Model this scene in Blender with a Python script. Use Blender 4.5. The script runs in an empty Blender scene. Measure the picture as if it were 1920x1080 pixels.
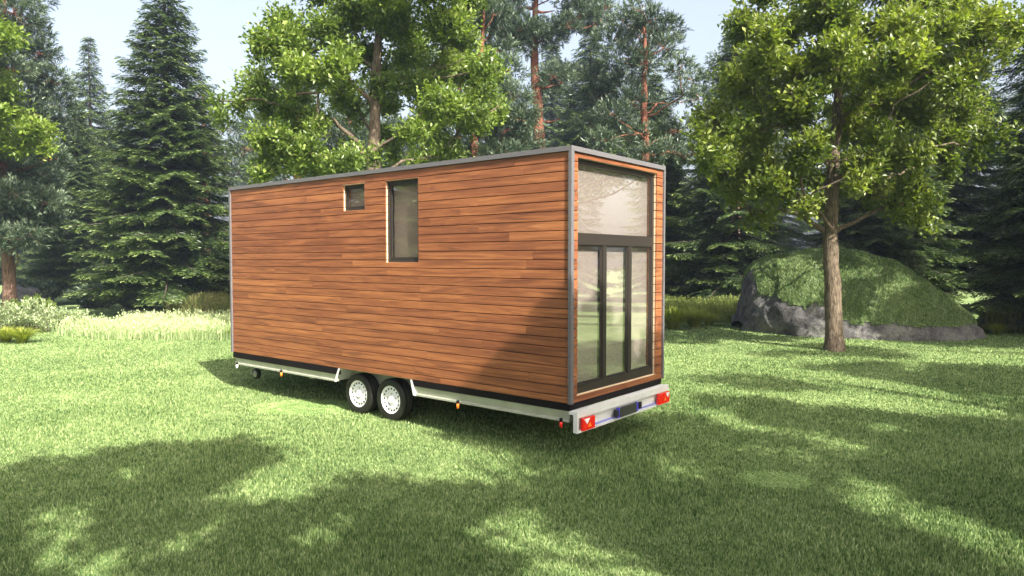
import bpy, math, random
import numpy as np
from mathutils import Vector, noise

R = math.radians
rng = np.random.default_rng(7)
random.seed(7)
scene = bpy.context.scene
COL = scene.collection

# ------------------------------------------------------------------ camera model (used to lay the site out from survey points)
FPX, PITCH, CAMZ = 1314.59, 0.04045, 2.5445
HX, HY, HA = 0.72956, 8.67867, 0.678754          # near corner of the house and its heading
cP, sP = math.cos(PITCH), math.sin(PITCH)

def at(px, py, Y):
    """point at depth Y seen in direction (px,py)"""
    u = (540 - py) / FPX; x = (px - 960) / FPX
    d = (x, cP + u * sP, u * cP - sP)
    t = Y / d[1]
    return np.array([d[0] * t, Y, CAMZ + d[2] * t])

def gnd(px, py, z=0.0):
    u = (540 - py) / FPX; x = (px - 960) / FPX
    d = np.array([x, cP + u * sP, u * cP - sP]); t = (z - CAMZ) / d[2]
    return d * t + np.array([0, 0, CAMZ])

def topix(P):
    P = np.asarray(P, float); x = P[..., 0]; y = P[..., 1]; z = P[..., 2] - CAMZ
    d = y * cP - z * sP; u = z * cP + y * sP
    d = np.where(d < .05, np.nan, d)
    return 960 + FPX * x / d, 540 - FPX * u / d

SUN_AZ = np.array([0.541, -0.841]); SUN_EL = R(43.0)
SUNV = np.array([SUN_AZ[0] * math.cos(SUN_EL), SUN_AZ[1] * math.cos(SUN_EL), math.sin(SUN_EL)])

# ------------------------------------------------------------------ material helpers
def newmat(name):
    m = bpy.data.materials.new(name); m.use_nodes = True
    nt = m.node_tree; nt.nodes.clear()
    return m, nt
def nd(nt, t, **kw):
    n = nt.nodes.new(t)
    for k, v in kw.items():
        if k in n.inputs: n.inputs[k].default_value = v
        else: setattr(n, k, v)
    return n
def lk(nt, a, b): nt.links.new(a, b)
def ramp(nt, fac, stops, interp='LINEAR'):
    r = nt.nodes.new('ShaderNodeValToRGB'); r.color_ramp.interpolation = interp
    e = r.color_ramp.elements
    while len(e) < len(stops): e.new(0.5)
    for i, (p, c) in enumerate(stops):
        e[i].position = p; e[i].color = (*c, 1) if len(c) == 3 else c
    lk(nt, fac, r.inputs[0]); return r.outputs[0]
def mixc(nt, f, a, b, mode='MIX'):
    m = nt.nodes.new('ShaderNodeMix'); m.data_type = 'RGBA'; m.blend_type = mode
    for s, v in ((m.inputs[0], f), (m.inputs[6], a), (m.inputs[7], b)):
        if hasattr(v, 'links') or isinstance(v, bpy.types.NodeSocket): lk(nt, v, s)
        else: s.default_value = v if isinstance(v, (int, float)) else ((*v, 1) if len(v) == 3 else v)
    return m.outputs[2]
def mth(nt, op, a, b=0.0, c=None):
    m = nt.nodes.new('ShaderNodeMath'); m.operation = op
    for s, v in zip(m.inputs, (a, b, c)):
        if v is None: continue
        if isinstance(v, bpy.types.NodeSocket): lk(nt, v, s)
        else: s.default_value = v
    return m.outputs[0]
def out(nt, sh, disp=None):
    o = nt.nodes.new('ShaderNodeOutputMaterial'); lk(nt, sh, o.inputs[0]); return o
def coords(nt, scale=(1, 1, 1)):
    t = nt.nodes.new('ShaderNodeTexCoord'); m = nt.nodes.new('ShaderNodeMapping')
    m.inputs['Scale'].default_value = scale; lk(nt, t.outputs['Object'], m.inputs[0]); return m.outputs[0]
def noise_n(nt, vec, scale, detail=4, rough=.5, dist=0):
    n = nd(nt, 'ShaderNodeTexNoise', Scale=scale, Detail=detail, Roughness=rough, Distortion=dist)
    lk(nt, vec, n.inputs['Vector']); return n.outputs[0]
def bump(nt, h, strength=.3, dist=.01):
    b = nd(nt, 'ShaderNodeBump', Strength=strength, Distance=dist); lk(nt, h, b.inputs['Height']); return b.outputs[0]

def leafmat(name, stops, transl=.35, rough=.45, spec=.4, tcol=None, tsat=1.0):
    m, nt = newmat(name)
    a = nd(nt, 'ShaderNodeAttribute', attribute_name='rnd')
    n = noise_n(nt, coords(nt), .55, 2)
    f = mth(nt, 'ADD', mth(nt, 'MULTIPLY', a.outputs['Fac'], .7), mth(nt, 'MULTIPLY', n, .35))
    c = ramp(nt, f, stops)
    p = nd(nt, 'ShaderNodeBsdfPrincipled', Roughness=rough); p.inputs['Specular IOR Level'].default_value = spec
    lk(nt, c, p.inputs['Base Color'])
    t = nd(nt, 'ShaderNodeBsdfTranslucent')
    lk(nt, mixc(nt, 1.0, c, tcol or (1.1, 1.25, .5), 'MULTIPLY'), t.inputs[0])
    mx = nd(nt, 'ShaderNodeMixShader', Fac=transl); lk(nt, p.outputs[0], mx.inputs[1]); lk(nt, t.outputs[0], mx.inputs[2])
    out(nt, mx.outputs[0]); return m

def simple(name, col, rough=.5, metal=0.0, spec=.5, bumpsc=None, bstr=.2, var=0.0, vscale=8):
    m, nt = newmat(name)
    p = nd(nt, 'ShaderNodeBsdfPrincipled', Roughness=rough, Metallic=metal); p.inputs['Specular IOR Level'].default_value = spec
    v = coords(nt)
    if var:
        n = noise_n(nt, v, vscale, 5)
        c = ramp(nt, n, [(.3, tuple(x * (1 - var) for x in col)), (.7, tuple(min(1, x * (1 + var)) for x in col))])
        lk(nt, c, p.inputs['Base Color'])
    else: p.inputs['Base Color'].default_value = (*col, 1)
    if bumpsc:
        lk(nt, bump(nt, noise_n(nt, v, bumpsc, 4), bstr, .004), p.inputs['Normal'])
    out(nt, p.outputs[0]); return m

def wood_mat():
    m, nt = newmat('cladding_wood')
    a = nd(nt, 'ShaderNodeAttribute', attribute_name='rnd').outputs['Fac']
    tc = nt.nodes.new('ShaderNodeTexCoord'); sx = nt.nodes.new('ShaderNodeSeparateXYZ'); lk(nt, tc.outputs['Object'], sx.inputs[0])
    u = mth(nt, 'ADD', sx.outputs[0], sx.outputs[1])
    cb = nt.nodes.new('ShaderNodeCombineXYZ')
    lk(nt, mth(nt, 'ADD', mth(nt, 'MULTIPLY', u, .42), mth(nt, 'MULTIPLY', a, 4.0)), cb.inputs[0])
    lk(nt, mth(nt, 'MULTIPLY', sx.outputs[2], 7.0), cb.inputs[1]); lk(nt, mth(nt, 'MULTIPLY', a, 1.3), cb.inputs[2])
    n1 = noise_n(nt, cb.outputs[0], 1.6, 6, .62, 1.3)
    cb2 = nt.nodes.new('ShaderNodeCombineXYZ')
    lk(nt, mth(nt, 'ADD', mth(nt, 'MULTIPLY', u, 1.6), mth(nt, 'MULTIPLY', a, 11.0)), cb2.inputs[0])
    lk(nt, mth(nt, 'MULTIPLY', sx.outputs[2], 48.0), cb2.inputs[1]); lk(nt, mth(nt, 'MULTIPLY', a, 51.0), cb2.inputs[2])
    n2 = noise_n(nt, cb2.outputs[0], 1.5, 5, .6, .8)
    f = mth(nt, 'ADD', mth(nt, 'MULTIPLY', n1, .70), mth(nt, 'MULTIPLY', n2, .33))
    c = ramp(nt, f, [(.29, (.070, .025, .015)), (.41, (.135, .048, .024)), (.51, (.21, .076, .032)), (.61, (.295, .114, .045)), (.77, (.38, .165, .068))])
    tone = ramp(nt, a, [(0, (.84, .79, .82)), (.45, (.96, .95, .95)), (1, (1.07, 1.06, 1.0))])
    c = mixc(nt, 1.0, c, tone, 'MULTIPLY')
    p = nd(nt, 'ShaderNodeBsdfPrincipled', Roughness=.42); p.inputs['Specular IOR Level'].default_value = .35
    lk(nt, c, p.inputs['Base Color']); lk(nt, bump(nt, n2, .25, .002), p.inputs['Normal'])
    out(nt, p.outputs[0]); return m

def bark_mat(name, c1, c2, scale=1.0, topcol=None, z0=2, z1=6):
    m, nt = newmat(name)
    v = coords(nt, (9 * scale, 9 * scale, 1.6 * scale))
    n = noise_n(nt, v, 2.2, 6, .65, .4)
    c = ramp(nt, n, [(.35, c1), (.62, c2)])
    if topcol:
        tc = nt.nodes.new('ShaderNodeTexCoord'); sx = nt.nodes.new('ShaderNodeSeparateXYZ'); lk(nt, tc.outputs['Object'], sx.inputs[0])
        mr = nd(nt, 'ShaderNodeMapRange'); mr.inputs[1].default_value = z0; mr.inputs[2].default_value = z1; lk(nt, sx.outputs[2], mr.inputs[0])
        ct = ramp(nt, n, [(.35, tuple(x * .6 for x in topcol)), (.62, topcol)])
        c = mixc(nt, mr.outputs[0], c, ct)
    p = nd(nt, 'ShaderNodeBsdfPrincipled', Roughness=.9); p.inputs['Specular IOR Level'].default_value = .13
    lk(nt, c, p.inputs['Base Color']); lk(nt, bump(nt, n, 1.0, .06), p.inputs['Normal'])
    out(nt, p.outputs[0]); return m

M = {}
M['wood'] = wood_mat()
M['reveal'] = simple('pale_reveal_timber', (.58, .44, .29), .6, 0, .3, 60, .1, .1, 6)
M['bark'] = bark_mat('oak_bark', (.040, .030, .021), (.20, .155, .11), 1.5)
M['pinebark'] = bark_mat('pine_bark', (.10, .06, .045), (.26, .16, .115), 1, (.24, .095, .06), 3.5, 7)
M['sprucebark'] = bark_mat('spruce_bark', (.05, .038, .03), (.13, .10, .085))
M['leaf'] = leafmat('oak_leaf', [(.1, (.050, .088, .014)), (.45, (.105, .16, .027)), (.9, (.26, .32, .07))], .42, .4, .5)
M['leaf_olive'] = leafmat('olive_leaf', [(.1, (.042, .068, .012)), (.45, (.10, .138, .02)), (.9, (.25, .285, .05))], .42, .4, .5)
M['leaf_yellow'] = leafmat('lime_leaf', [(.1, (.075, .13, .014)), (.5, (.13, .19, .022)), (.9, (.20, .25, .035))], .45)
M['pineleaf'] = leafmat('pine_needles', [(.1, (.010, .022, .012)), (.48, (.032, .056, .030)), (.92, (.18, .23, .14))], .15, .4, .5, (.9, 1.1, .7))  # pale end is a sunlit highlight in the colour, dark end inner shade
M['spruceleaf'] = leafmat('spruce_needles', [(.1, (.008, .018, .007)), (.40, (.026, .048, .014)), (.64, (.10, .145, .038)), (.90, (.26, .30, .10))], .2, .42, .5, (1, 1.15, .6))  # dark and pale ends carry inner shade and sunlit tips as colour
M['shrub'] = leafmat('shrub_leaf', [(.1, (.08, .12, .045)), (.5, (.24, .30, .15)), (.9, (.52, .57, .36))], .35, .5, .3)
M['shrubdark'] = leafmat('dark_shrub_leaf', [(.1, (.03, .05, .03)), (.5, (.06, .09, .05)), (.9, (.12, .15, .09))], .3, .5, .3)
M['tuft'] = leafmat('fountain_grass_blade', [(.1, (.10, .15, .02)), (.5, (.24, .28, .04)), (.9, (.42, .42, .07))], .4, .5, .3)
M['meadow'] = leafmat('meadow_blade', [(.1, (.10, .17, .06)), (.5, (.25, .34, .14)), (.9, (.56, .58, .36))], .4, .6, .2)
M['sedge'] = leafmat('sedge_blade', [(.1, (.05, .085, .02)), (.5, (.12, .17, .04)), (.9, (.28, .30, .09))], .4, .6, .2)
M['reed'] = leafmat('reed_blade', [(.1, (.045, .065, .018)), (.5, (.10, .125, .035)), (.9, (.22, .20, .08))], .35, .6, .2)
M['metal'] = simple('galvanised_steel', (.34, .35, .28), .42, .25, .5, 60, .1, .12, 5)
M['alu'] = simple('grey_trim', (.115, .11, .115), .6, .1, .3, 220, .5, .28, 90)
M['black'] = simple('black_bitumen_board', (.007, .0055, .006), .7, 0, .12, 40, .2)
M['frame'] = simple('anthracite_window_frame', (.020, .0155, .013), .45, .0, .5, 80, .05)
M['rubber'] = simple('tyre_rubber', (.013, .013, .010), .5, 0, .35, 30, .15)
M['white'] = simple('white_steel_rim', (.78, .78, .78), .3, .15, .5)
_nt = M['white'].node_tree; _a = nd(_nt, 'ShaderNodeAttribute', attribute_name='rnd')
lk(_nt, ramp(_nt, _a.outputs['Fac'], [(.0, (.01, .01, .01)), (.3, (.35, .35, .35)), (.5, (.78, .78, .78))]), _nt.nodes['Principled BSDF'].inputs['Base Color'])
M['hook'] = simple('hook_black', (.01, .01, .01), .9)
M['red'] = simple('red_lens', (.70, .012, .006), .15, 0, .6)
M['orange'] = simple('orange_lens', (.85, .22, .03), .2, 0, .6)
M['clear'] = simple('white_lens', (.8, .78, .76), .2, 0, .6)
M['plate'] = simple('dark_plate', (.035, .037, .032), .4)
M['blue_lip'] = simple('blue_sealing_strip', (.22, .23, .50), .5)
M['blue'] = simple('blue_edge', (.06, .05, .5), .4)
M['blind'] = simple('beige_blind', (.46, .395, .365), .85, 0, .1)
M['blind_shade_lift'] = simple('beige_blind_shade_lift', (.56, .43, .36), .85, 0, .1)  # same blind, colour brightened and warmed to offset shade on the long side
M['dark'] = simple('underfloor', (.06, .055, .045), .8)
M['beam'] = simple('pale_beam_paint', (.62, .62, .60), .4, .1, .5, 90, .08, .08, 6)

def glass_mat():
    m, nt = newmat('window_glass')
    fr = nd(nt, 'ShaderNodeLayerWeight', Blend=.5)
    f = mth(nt, 'ADD', mth(nt, 'MULTIPLY', mth(nt, 'POWER', fr.outputs['Facing'], 2.5), .8), .17)
    g = nd(nt, 'ShaderNodeBsdfGlossy', Roughness=.012); g.inputs[0].default_value = (.95, .97, .95, 1)
    t = nd(nt, 'ShaderNodeBsdfTransparent'); t.inputs[0].default_value = (.93, .93, .92, 1)
    mx = nt.nodes.new('ShaderNodeMixShader'); lk(nt, f, mx.inputs[0]); lk(nt, t.outputs[0], mx.inputs[1]); lk(nt, g.outputs[0], mx.inputs[2])
    out(nt, mx.outputs[0]); return m
M['glass'] = glass_mat()

def ground_mat():
    m, nt = newmat('lawn_soil')
    v = coords(nt)
    n1 = noise_n(nt, v, .25, 3); n2 = noise_n(nt, v, 30, 6, .7); n3 = noise_n(nt, v, 2.2, 4)
    f = mth(nt, 'ADD', mth(nt, 'MULTIPLY', n1, .35), mth(nt, 'ADD', mth(nt, 'MULTIPLY', n2, .45), mth(nt, 'MULTIPLY', n3, .2)))
    c = ramp(nt, f, [(.32, (.055, .08, .03)), (.5, (.145, .20, .075)), (.66, (.26, .32, .13))])
    p = nd(nt, 'ShaderNodeBsdfPrincipled', Roughness=.95); p.inputs['Specular IOR Level'].default_value = .1
    lk(nt, c, p.inputs['Base Color']); lk(nt, bump(nt, n2, .8, .03), p.inputs['Normal'])
    out(nt, p.outputs[0]); return m
M['ground'] = ground_mat()
def grass_mat(name, k=1.0):
    m, nt = newmat(name)
    a = nd(nt, 'ShaderNodeAttribute', attribute_name='rnd')
    v = coords(nt); n1 = noise_n(nt, v, .5, 4, .6); n3 = noise_n(nt, v, 5, 3, .6)
    f = mth(nt, 'ADD', mth(nt, 'MULTIPLY', a.outputs['Fac'], .42), mth(nt, 'ADD', mth(nt, 'MULTIPLY', n1, .38), mth(nt, 'MULTIPLY', n3, .30)))
    c = ramp(nt, f, [(.28, (.034 * k, .080 * k, .026 * k)), (.46, (.118 * k, .195 * k, .058 * k)), (.64, (.24 * k, .33 * k, .115 * k)), (.84, (.47 * k, .53 * k, .26 * k))])
    p = nd(nt, 'ShaderNodeBsdfPrincipled', Roughness=.5); p.inputs['Specular IOR Level'].default_value = .35
    lk(nt, c, p.inputs['Base Color'])
    t = nd(nt, 'ShaderNodeBsdfTranslucent'); lk(nt, c, t.inputs[0])
    mx = nd(nt, 'ShaderNodeMixShader', Fac=.4); lk(nt, p.outputs[0], mx.inputs[1]); lk(nt, t.outputs[0], mx.inputs[2])
    out(nt, mx.outputs[0]); return m
M['grass'] = grass_mat('grass_blade', .96)
M['grass_pale'] = grass_mat('dry_grass_blade', 1.5)
M['grass_cap'] = grass_mat('mound_grass_blade', .8)
def rock_mat():
    m, nt = newmat('grey_rock')
    v = coords(nt); n1 = noise_n(nt, v, 1.4, 8, .65, .6); n2 = noise_n(nt, v, 9, 6, .7)
    vo = nd(nt, 'ShaderNodeTexVoronoi', Scale=1.6, feature='DISTANCE_TO_EDGE'); lk(nt, v, vo.inputs['Vector'])
    c = ramp(nt, mth(nt, 'ADD', mth(nt, 'MULTIPLY', n1, .6), mth(nt, 'MULTIPLY', n2, .4)), [(.36, (.022, .020, .018)), (.5, (.085, .08, .08)), (.66, (.20, .195, .20))])
    moss = ramp(nt, n1, [(.5, (0, 0, 0)), (.62, (1, 1, 1))])
    c = mixc(nt, mth(nt, 'MULTIPLY', moss, .3), c, (.12, .13, .05))
    h = mth(nt, 'ADD', n1, mth(nt, 'MULTIPLY', n2, .5))
    p = nd(nt, 'ShaderNodeBsdfPrincipled', Roughness=.9); lk(nt, c, p.inputs['Base Color']); lk(nt, bump(nt, h, 1, .12), p.inputs['Normal'])
    out(nt, p.outputs[0]); return m
M['rock'] = rock_mat()

# ------------------------------------------------------------------ mesh helpers
class MB:
    """collects geometry for one mesh object"""
    def __init__(s): s.v = []; s.f = []; s.r = []; s.nv = 0
    def add(s, verts, faces, rnd=0.5):
        verts = np.asarray(verts, float).reshape(-1, 3)
        s.v.append(verts)
        s.f.append((np.asarray(faces, np.int64) + s.nv))
        s.r.append(np.full(len(verts), rnd) if np.isscalar(rnd) else np.asarray(rnd, float))
        s.nv += len(verts)
    def box(s, x0, x1, y0, y1, z0, z1, rnd=.5):
        v = [(x, y, z) for x in (x0, x1) for y in (y0, y1) for z in (z0, z1)]
        s.add(v, [(0, 1, 3, 2), (4, 6, 7, 5), (0, 4, 5, 1), (2, 3, 7, 6), (0, 2, 6, 4), (1, 5, 7, 3)], rnd)
    def tube(s, pts, rad, n=7, cap=True, rnd=.5):
        pts = np.asarray(pts, float); k = len(pts)
        tg = np.gradient(pts, axis=0); tg /= np.linalg.norm(tg, axis=1)[:, None] + 1e-9
        ref = np.array([0, 0, 1.]) if abs(tg[0][2]) < .9 else np.array([1., 0, 0])
        V = []
        for i in range(k):
            a = np.cross(tg[i], ref); a /= np.linalg.norm(a) + 1e-9; b = np.cross(tg[i], a)
            ang = np.arange(n) / n * 2 * math.pi
            V.append(pts[i] + rad[i] * (np.cos(ang)[:, None] * a + np.sin(ang)[:, None] * b))
        V = np.concatenate(V); F = []
        for i in range(k - 1):
            for j in range(n):
                a = i * n + j; b = i * n + (j + 1) % n
                F.append((a, b, b + n, a + n))
        s.add(V, F, rnd)
        if cap:
            for base, rev in ((0, True), ((k - 1) * n, False)):
                c = len(V); ring = V[base:base + n]; ctr = ring.mean(0)
                vv = np.vstack([ring, ctr]); ff = [((j + 1) % n, j, n, n) if rev else (j, (j + 1) % n, n, n) for j in range(n)]
                s.add(vv, ff, rnd)
    def lathe(s, prof, n=32, axis='x', c=(0, 0, 0), rnd=.5):
        """prof: list of (axial, radius)"""
        V = []; F = []
        for a, r in prof:
            for j in range(n):
                t = j / n * 2 * math.pi
                if axis == 'x': V.append((c[0] + a, c[1] + r * math.cos(t), c[2] + r * math.sin(t)))
                elif axis == 'y': V.append((c[0] + r * math.cos(t), c[1] + a, c[2] + r * math.sin(t)))
                else: V.append((c[0] + r * math.cos(t), c[1] + r * math.sin(t), c[2] + a))
        for i in range(len(prof) - 1):
            for j in range(n):
                a = i * n + j; b = i * n + (j + 1) % n; F.append((a, b, b + n, a + n))
        s.add(V, F, rnd)
    def prism(s, poly, axis, a0, a1, rnd=.5):
        """poly 2-D outline extruded along axis between a0, a1 (fan caps)"""
        n = len(poly)
        def P(q, a):
            return (a, q[0], q[1]) if axis == 'x' else ((q[0], a, q[1]) if axis == 'y' else (q[0], q[1], a))
        V = [P(q, a0) for q in poly] + [P(q, a1) for q in poly]
        F = [(i, (i + 1) % n, (i + 1) % n + n, i + n) for i in range(n)]
        c0 = len(V); V.append(tuple(np.mean([P(q, a0) for q in poly], 0))); V.append(tuple(np.mean([P(q, a1) for q in poly], 0)))
        for i in range(n):
            F.append(((i + 1) % n, i, c0, c0)); F.append((i + n, (i + 1) % n + n, c0 + 1, c0 + 1))
        s.add(V, F, rnd)
    def build(s, name, mat, parent=None, smooth=False, loc=None):
        V = np.concatenate(s.v); F = np.concatenate([np.asarray(f).reshape(-1, np.asarray(f).shape[-1]) if np.asarray(f).shape[-1] == 4
                             else np.hstack([f, f[:, -1:]]) for f in s.f]); Rr = np.concatenate(s.r)
        if loc is not None: V = V - np.asarray(loc)
        tri = F[:, 2] == F[:, 3]
        me = bpy.data.meshes.new(name)
        me.vertices.add(len(V)); me.vertices.foreach_set('co', V.astype(np.float32).ravel())
        cnt = np.where(tri, 3, 4); starts = np.concatenate([[0], np.cumsum(cnt)[:-1]])
        mask = np.ones(F.shape, bool); mask[tri, 3] = False
        loops = F[mask]
        me.loops.add(len(loops)); me.loops.foreach_set('vertex_index', loops.astype(np.int32))
        me.polygons.add(len(F)); me.polygons.foreach_set('loop_start', starts.astype(np.int32))
        me.polygons.foreach_set('use_smooth', np.full(len(F), bool(smooth)))
        at_ = me.attributes.new('rnd', 'FLOAT', 'POINT'); at_.data.foreach_set('value', Rr.astype(np.float32))
        me.update(calc_edges=True); me.validate()
        me.materials.append(mat)
        o = bpy.data.objects.new(name, me); COL.objects.link(o)
        if parent: o.parent = parent
        if loc is not None: o.location = loc
        return o

def tag(o, label=None, cat=None, group=None, kind=None):
    if label: o['label'] = label
    if cat: o['category'] = cat
    if group: o['group'] = group
    if kind: o['kind'] = kind
    return o
def empty(name, loc=(0, 0, 0), rz=0.0, label=None, cat=None, group=None):
    o = bpy.data.objects.new(name, None); COL.objects.link(o); o.location = loc; o.rotation_euler = (0, 0, rz)
    return tag(o, label, cat, group)
def dup(root, loc, rz=0.0, sc=1.0, label=None, group=None):
    r = root.copy(); COL.objects.link(r); r.location = loc; r.rotation_euler = (0, 0, rz)
    r.scale = (sc, sc, sc) if np.isscalar(sc) else sc
    if label: r['label'] = label
    if group: r['group'] = group
    for ch in list(root.children):
        c = ch.copy(); COL.objects.link(c); c.parent = r
        for g in ch.children:
            d = g.copy(); COL.objects.link(d); d.parent = c
    return r

def unit(v): return v / (np.linalg.norm(v, axis=-1, keepdims=True) + 1e-9)
def leaves(mb, P, D, U, L, W, fold=.25, rnd=None, mid=.5):
    """leaf shaped blades: base P, direction D, approx normal U, length L, width W (arrays)"""
    n = len(P); D = unit(D); S = unit(np.cross(D, U)); Nn = np.cross(S, D)
    L = np.broadcast_to(L, n)[:, None]; W = np.broadcast_to(W, n)[:, None]
    v0 = P; v1 = P + D * L * mid + S * W * .5 + Nn * W * fold; v2 = P + D * L; v3 = P + D * L * mid - S * W * .5 + Nn * W * fold
    V = np.stack([v0, v1, v2, v3], 1).reshape(-1, 3)
    b = np.arange(n)[:, None] * 4
    F = np.concatenate([np.hstack([b, b + 1, b + 2, b + 2]), np.hstack([b, b + 2, b + 3, b + 3])])
    r = rng.random(n) if rnd is None else rnd
    mb.add(V, F, np.repeat(r, 4))

def rdir(n): return unit(rng.normal(size=(n, 3)))

# ------------------------------------------------------------------ tree kinds
def path(a, b, bend=.12, k=6, sag=0.0):
    a = np.asarray(a, float); b = np.asarray(b, float); t = np.linspace(0, 1, k)[:, None]
    L = np.linalg.norm(b - a); p = a + (b - a) * t
    off = rng.normal(size=3) * bend * L
    p = p + np.sin(t * math.pi) * off * .6 + np.array([0, 0, sag]) * np.sin(t * math.pi) * L
    p[1:-1] += rng.normal(size=(k - 2, 3)) * L * .015
    return p

def interp_trunk(tp, z):
    return np.array([np.interp(z, tp[:, 2], tp[:, 0]), np.interp(z, tp[:, 2], tp[:, 1]), z])

def limbs(bm, tp, tr, base, cs, slope, zmin, zmax, k0=.016, rmin=.009, sag=.04, bend=.09):
    """join clump centres to the trunk as a branching tree; returns the origin of each clump's last limb"""
    cs = [np.asarray(c, float) for c in cs]; n = len(cs)
    att = []
    for c in cs:
        dz = np.hypot(c[0] - base[0], c[1] - base[1]) * slope
        att.append(interp_trunk(tp, np.clip(c[2] - dz - .2, zmin, zmax)))
    dt = np.array([np.linalg.norm(c - a) for c, a in zip(cs, att)]); order = np.argsort(dt); par = [-1] * n; plen = dt.copy()
    for qi, i in enumerate(order):
        best = dt[i] * 1.0; 
        for j in order[:qi]:
            v = cs[i] - cs[j]; d = np.linalg.norm(v)
            if d < .15 or v[2] < -.35 * d: continue
            cost = d + .30 * plen[j]
            if cost < best: best = cost; par[i] = j; plen[i] = plen[j] + d
    w_ = np.ones(n)
    for i in order[::-1]:
        if par[i] >= 0: w_[par[i]] += w_[i]
    org = []
    for i in range(n):
        a = att[i] if par[i] < 0 else cs[par[i]]
        org.append(a); r0 = k0 * w_[i] ** .5 + .006; r0 = min(r0, .6 * float(np.interp(a[2], tp[:, 2], tr))) if par[i] < 0 else r0
        p = path(a, cs[i], bend, 8, sag); bm.tube(p - base, np.linspace(r0 * (1.25 if par[i] < 0 else 1.0), max(rmin, r0 * .62), 8), 6)
    return org

def broadleaf(name, tp, tr, clumps, leafm, barkm, label, cat, group=None, lsize=.17, per=22, lpt=13, limb_r=.026, extra=()):
    """tp trunk points (k,3), tr radii, clumps list of (centre, radius)"""
    tp = np.asarray(tp, float); base = tp[0].copy()
    root = empty(name, tuple(base), 0, label, cat, group)
    # refine trunk
    zz = np.linspace(tp[0][2], tp[-1][2], 26); T = np.array([interp_trunk(tp, z) for z in zz])
    rr = np.interp(zz, tp[:, 2], tr)
    T[1:-1, :2] += rng.normal(size=(24, 2)) * .012
    rr = rr * (1 + rng.normal(size=26) * .03); rr[0] *= 1.25
    tm = MB(); tm.tube(T - base, rr, 14)
    bm = MB(); cm = MB()
    cl2 = []
    for c, r in clumps:
        cl2.append((np.asarray(c), r * 1.12))
        cl2.append((np.asarray(c) + rng.normal(size=3) * np.array([.8, 1.2, .6]) * r, r * .85))
        if len(cl2) % 3: cl2.append((np.asarray(c) + np.array([0, -r * 1.1, 0]) + rng.normal(size=3) * .6 * r, r * .8))
    org = limbs(bm, tp, tr, base, [c for c, r in cl2], .6, tp[0][2] + (tp[-1][2] - tp[0][2]) * .27, tp[-1][2] - .2)
    for c, r in cl2:
        c = np.asarray(c, float)
        a = org.pop(0); L = np.linalg.norm(c - a) + .01
        k = max(3, int(per * (r / .8) ** 2))
        d = rdir(k); d[:, 2] = d[:, 2] * .75 + .12
        tips = c + unit(d) * (r * rng.uniform(.15, 1.16, k) ** .75)[:, None] * np.array([1.05, 1.05, .72])
        for t in tips[::9]:
            bm.tube(path(c - (c - a) / L * r * .4, t, .12, 4) - base, [.018, .012, .008, .004], 4, False)
        n = k * lpt
        ti = np.repeat(np.arange(k), lpt)
        tw = unit(tips[ti] - (c - np.array([0, 0, .3])))
        P = tips[ti] + rdir(n) * .30 * rng.random((n, 1)) ** .7 - tw * (rng.random((n, 1)) * .5)
        D = tw * .8 + rdir(n) * .8 + np.array([0, 0, -.15])
        U = np.array([0, 0, 1.]) + rdir(n) * .75
        cr = rng.normal() * .12
        leaves(cm, P - base, D, U, lsize * rng.uniform(.7, 1.25, n), lsize * .52 * rng.uniform(.8, 1.2, n), .18,
               np.clip(rng.random(n) * .8 + .1 + cr, 0, 1), .56)
    tm.build('trunk', barkm, root, True)
    b = bm.build('branches', barkm, root, True)
    cm.build('crown', leafm, root)
    return root

def pine(name, tp, tr, clumps, label, cat='tree', group=None, leafm=None, per=34, stubs=()):
    tp = np.asarray(tp, float); base = tp[0].copy()
    root = empty(name, tuple(base), 0, label, cat, group)
    zz = np.linspace(tp[0][2], tp[-1][2], 22); T = np.array([interp_trunk(tp, z) for z in zz]); rr = np.interp(zz, tp[:, 2], tr)
    T[1:-1, :2] += rng.normal(size=(20, 2)) * .02
    tm = MB(); tm.tube(T - base, rr * (1 + rng.normal(size=22) * .03), 12)
    bm = MB(); cm = MB()
    limbs(bm, tp, tr, base, [c for c, r in clumps], .38, 1.5, tp[-1][2] - .1, .02, .010, -.03, .10)
    for s in stubs:
        s = np.asarray(s, float); a = interp_trunk(tp, s[2] - np.hypot(s[0] - base[0], s[1] - base[1]) * .15)
        bm.tube(path(a, s, .12, 6, -.05) - base, np.linspace(.09, .02, 6), 6)
    for c, r in clumps:
        c = np.asarray(c, float)
        r = r * 1.1; k = max(8, int(per * (r / .8) ** 2))
        d = rdir(k); d[:, 2] = d[:, 2] * .8 + .18
        tips = c + unit(d) * (r * rng.uniform(.25, 1.0, k) ** .55)[:, None] * np.array([1.1, 1.1, .72])
        for t in tips[::16]:
            bm.tube(path(c, t, .1, 3) - base, [.02, .012, .006], 4, False)
        # shoots: each a short axis with spiky needles along it
        q = 18; n = k * q; ti = np.repeat(np.arange(k), q)
        ax = unit(unit(tips - c) + np.array([0, 0, .35]) + rdir(k) * .45)[ti]
        s = rng.random((n, 1))
        P = tips[ti] + ax * (s * .34 - .1)
        D = ax * (.55 + .6 * s) + rdir(n) * .75
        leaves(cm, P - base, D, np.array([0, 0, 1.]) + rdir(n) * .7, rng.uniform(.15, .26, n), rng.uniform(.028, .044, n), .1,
               np.clip(.15 + .5 * s[:, 0] + rng.random(n) * .35 + rng.normal() * .08, 0, 1), .45)  # needles paler toward the shoot end, a painted sunlit highlight
    tm.build('trunk', M['pinebark'], root, True); bm.build('branches', M['pinebark'], root, True)
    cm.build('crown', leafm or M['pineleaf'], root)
    return root

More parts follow.
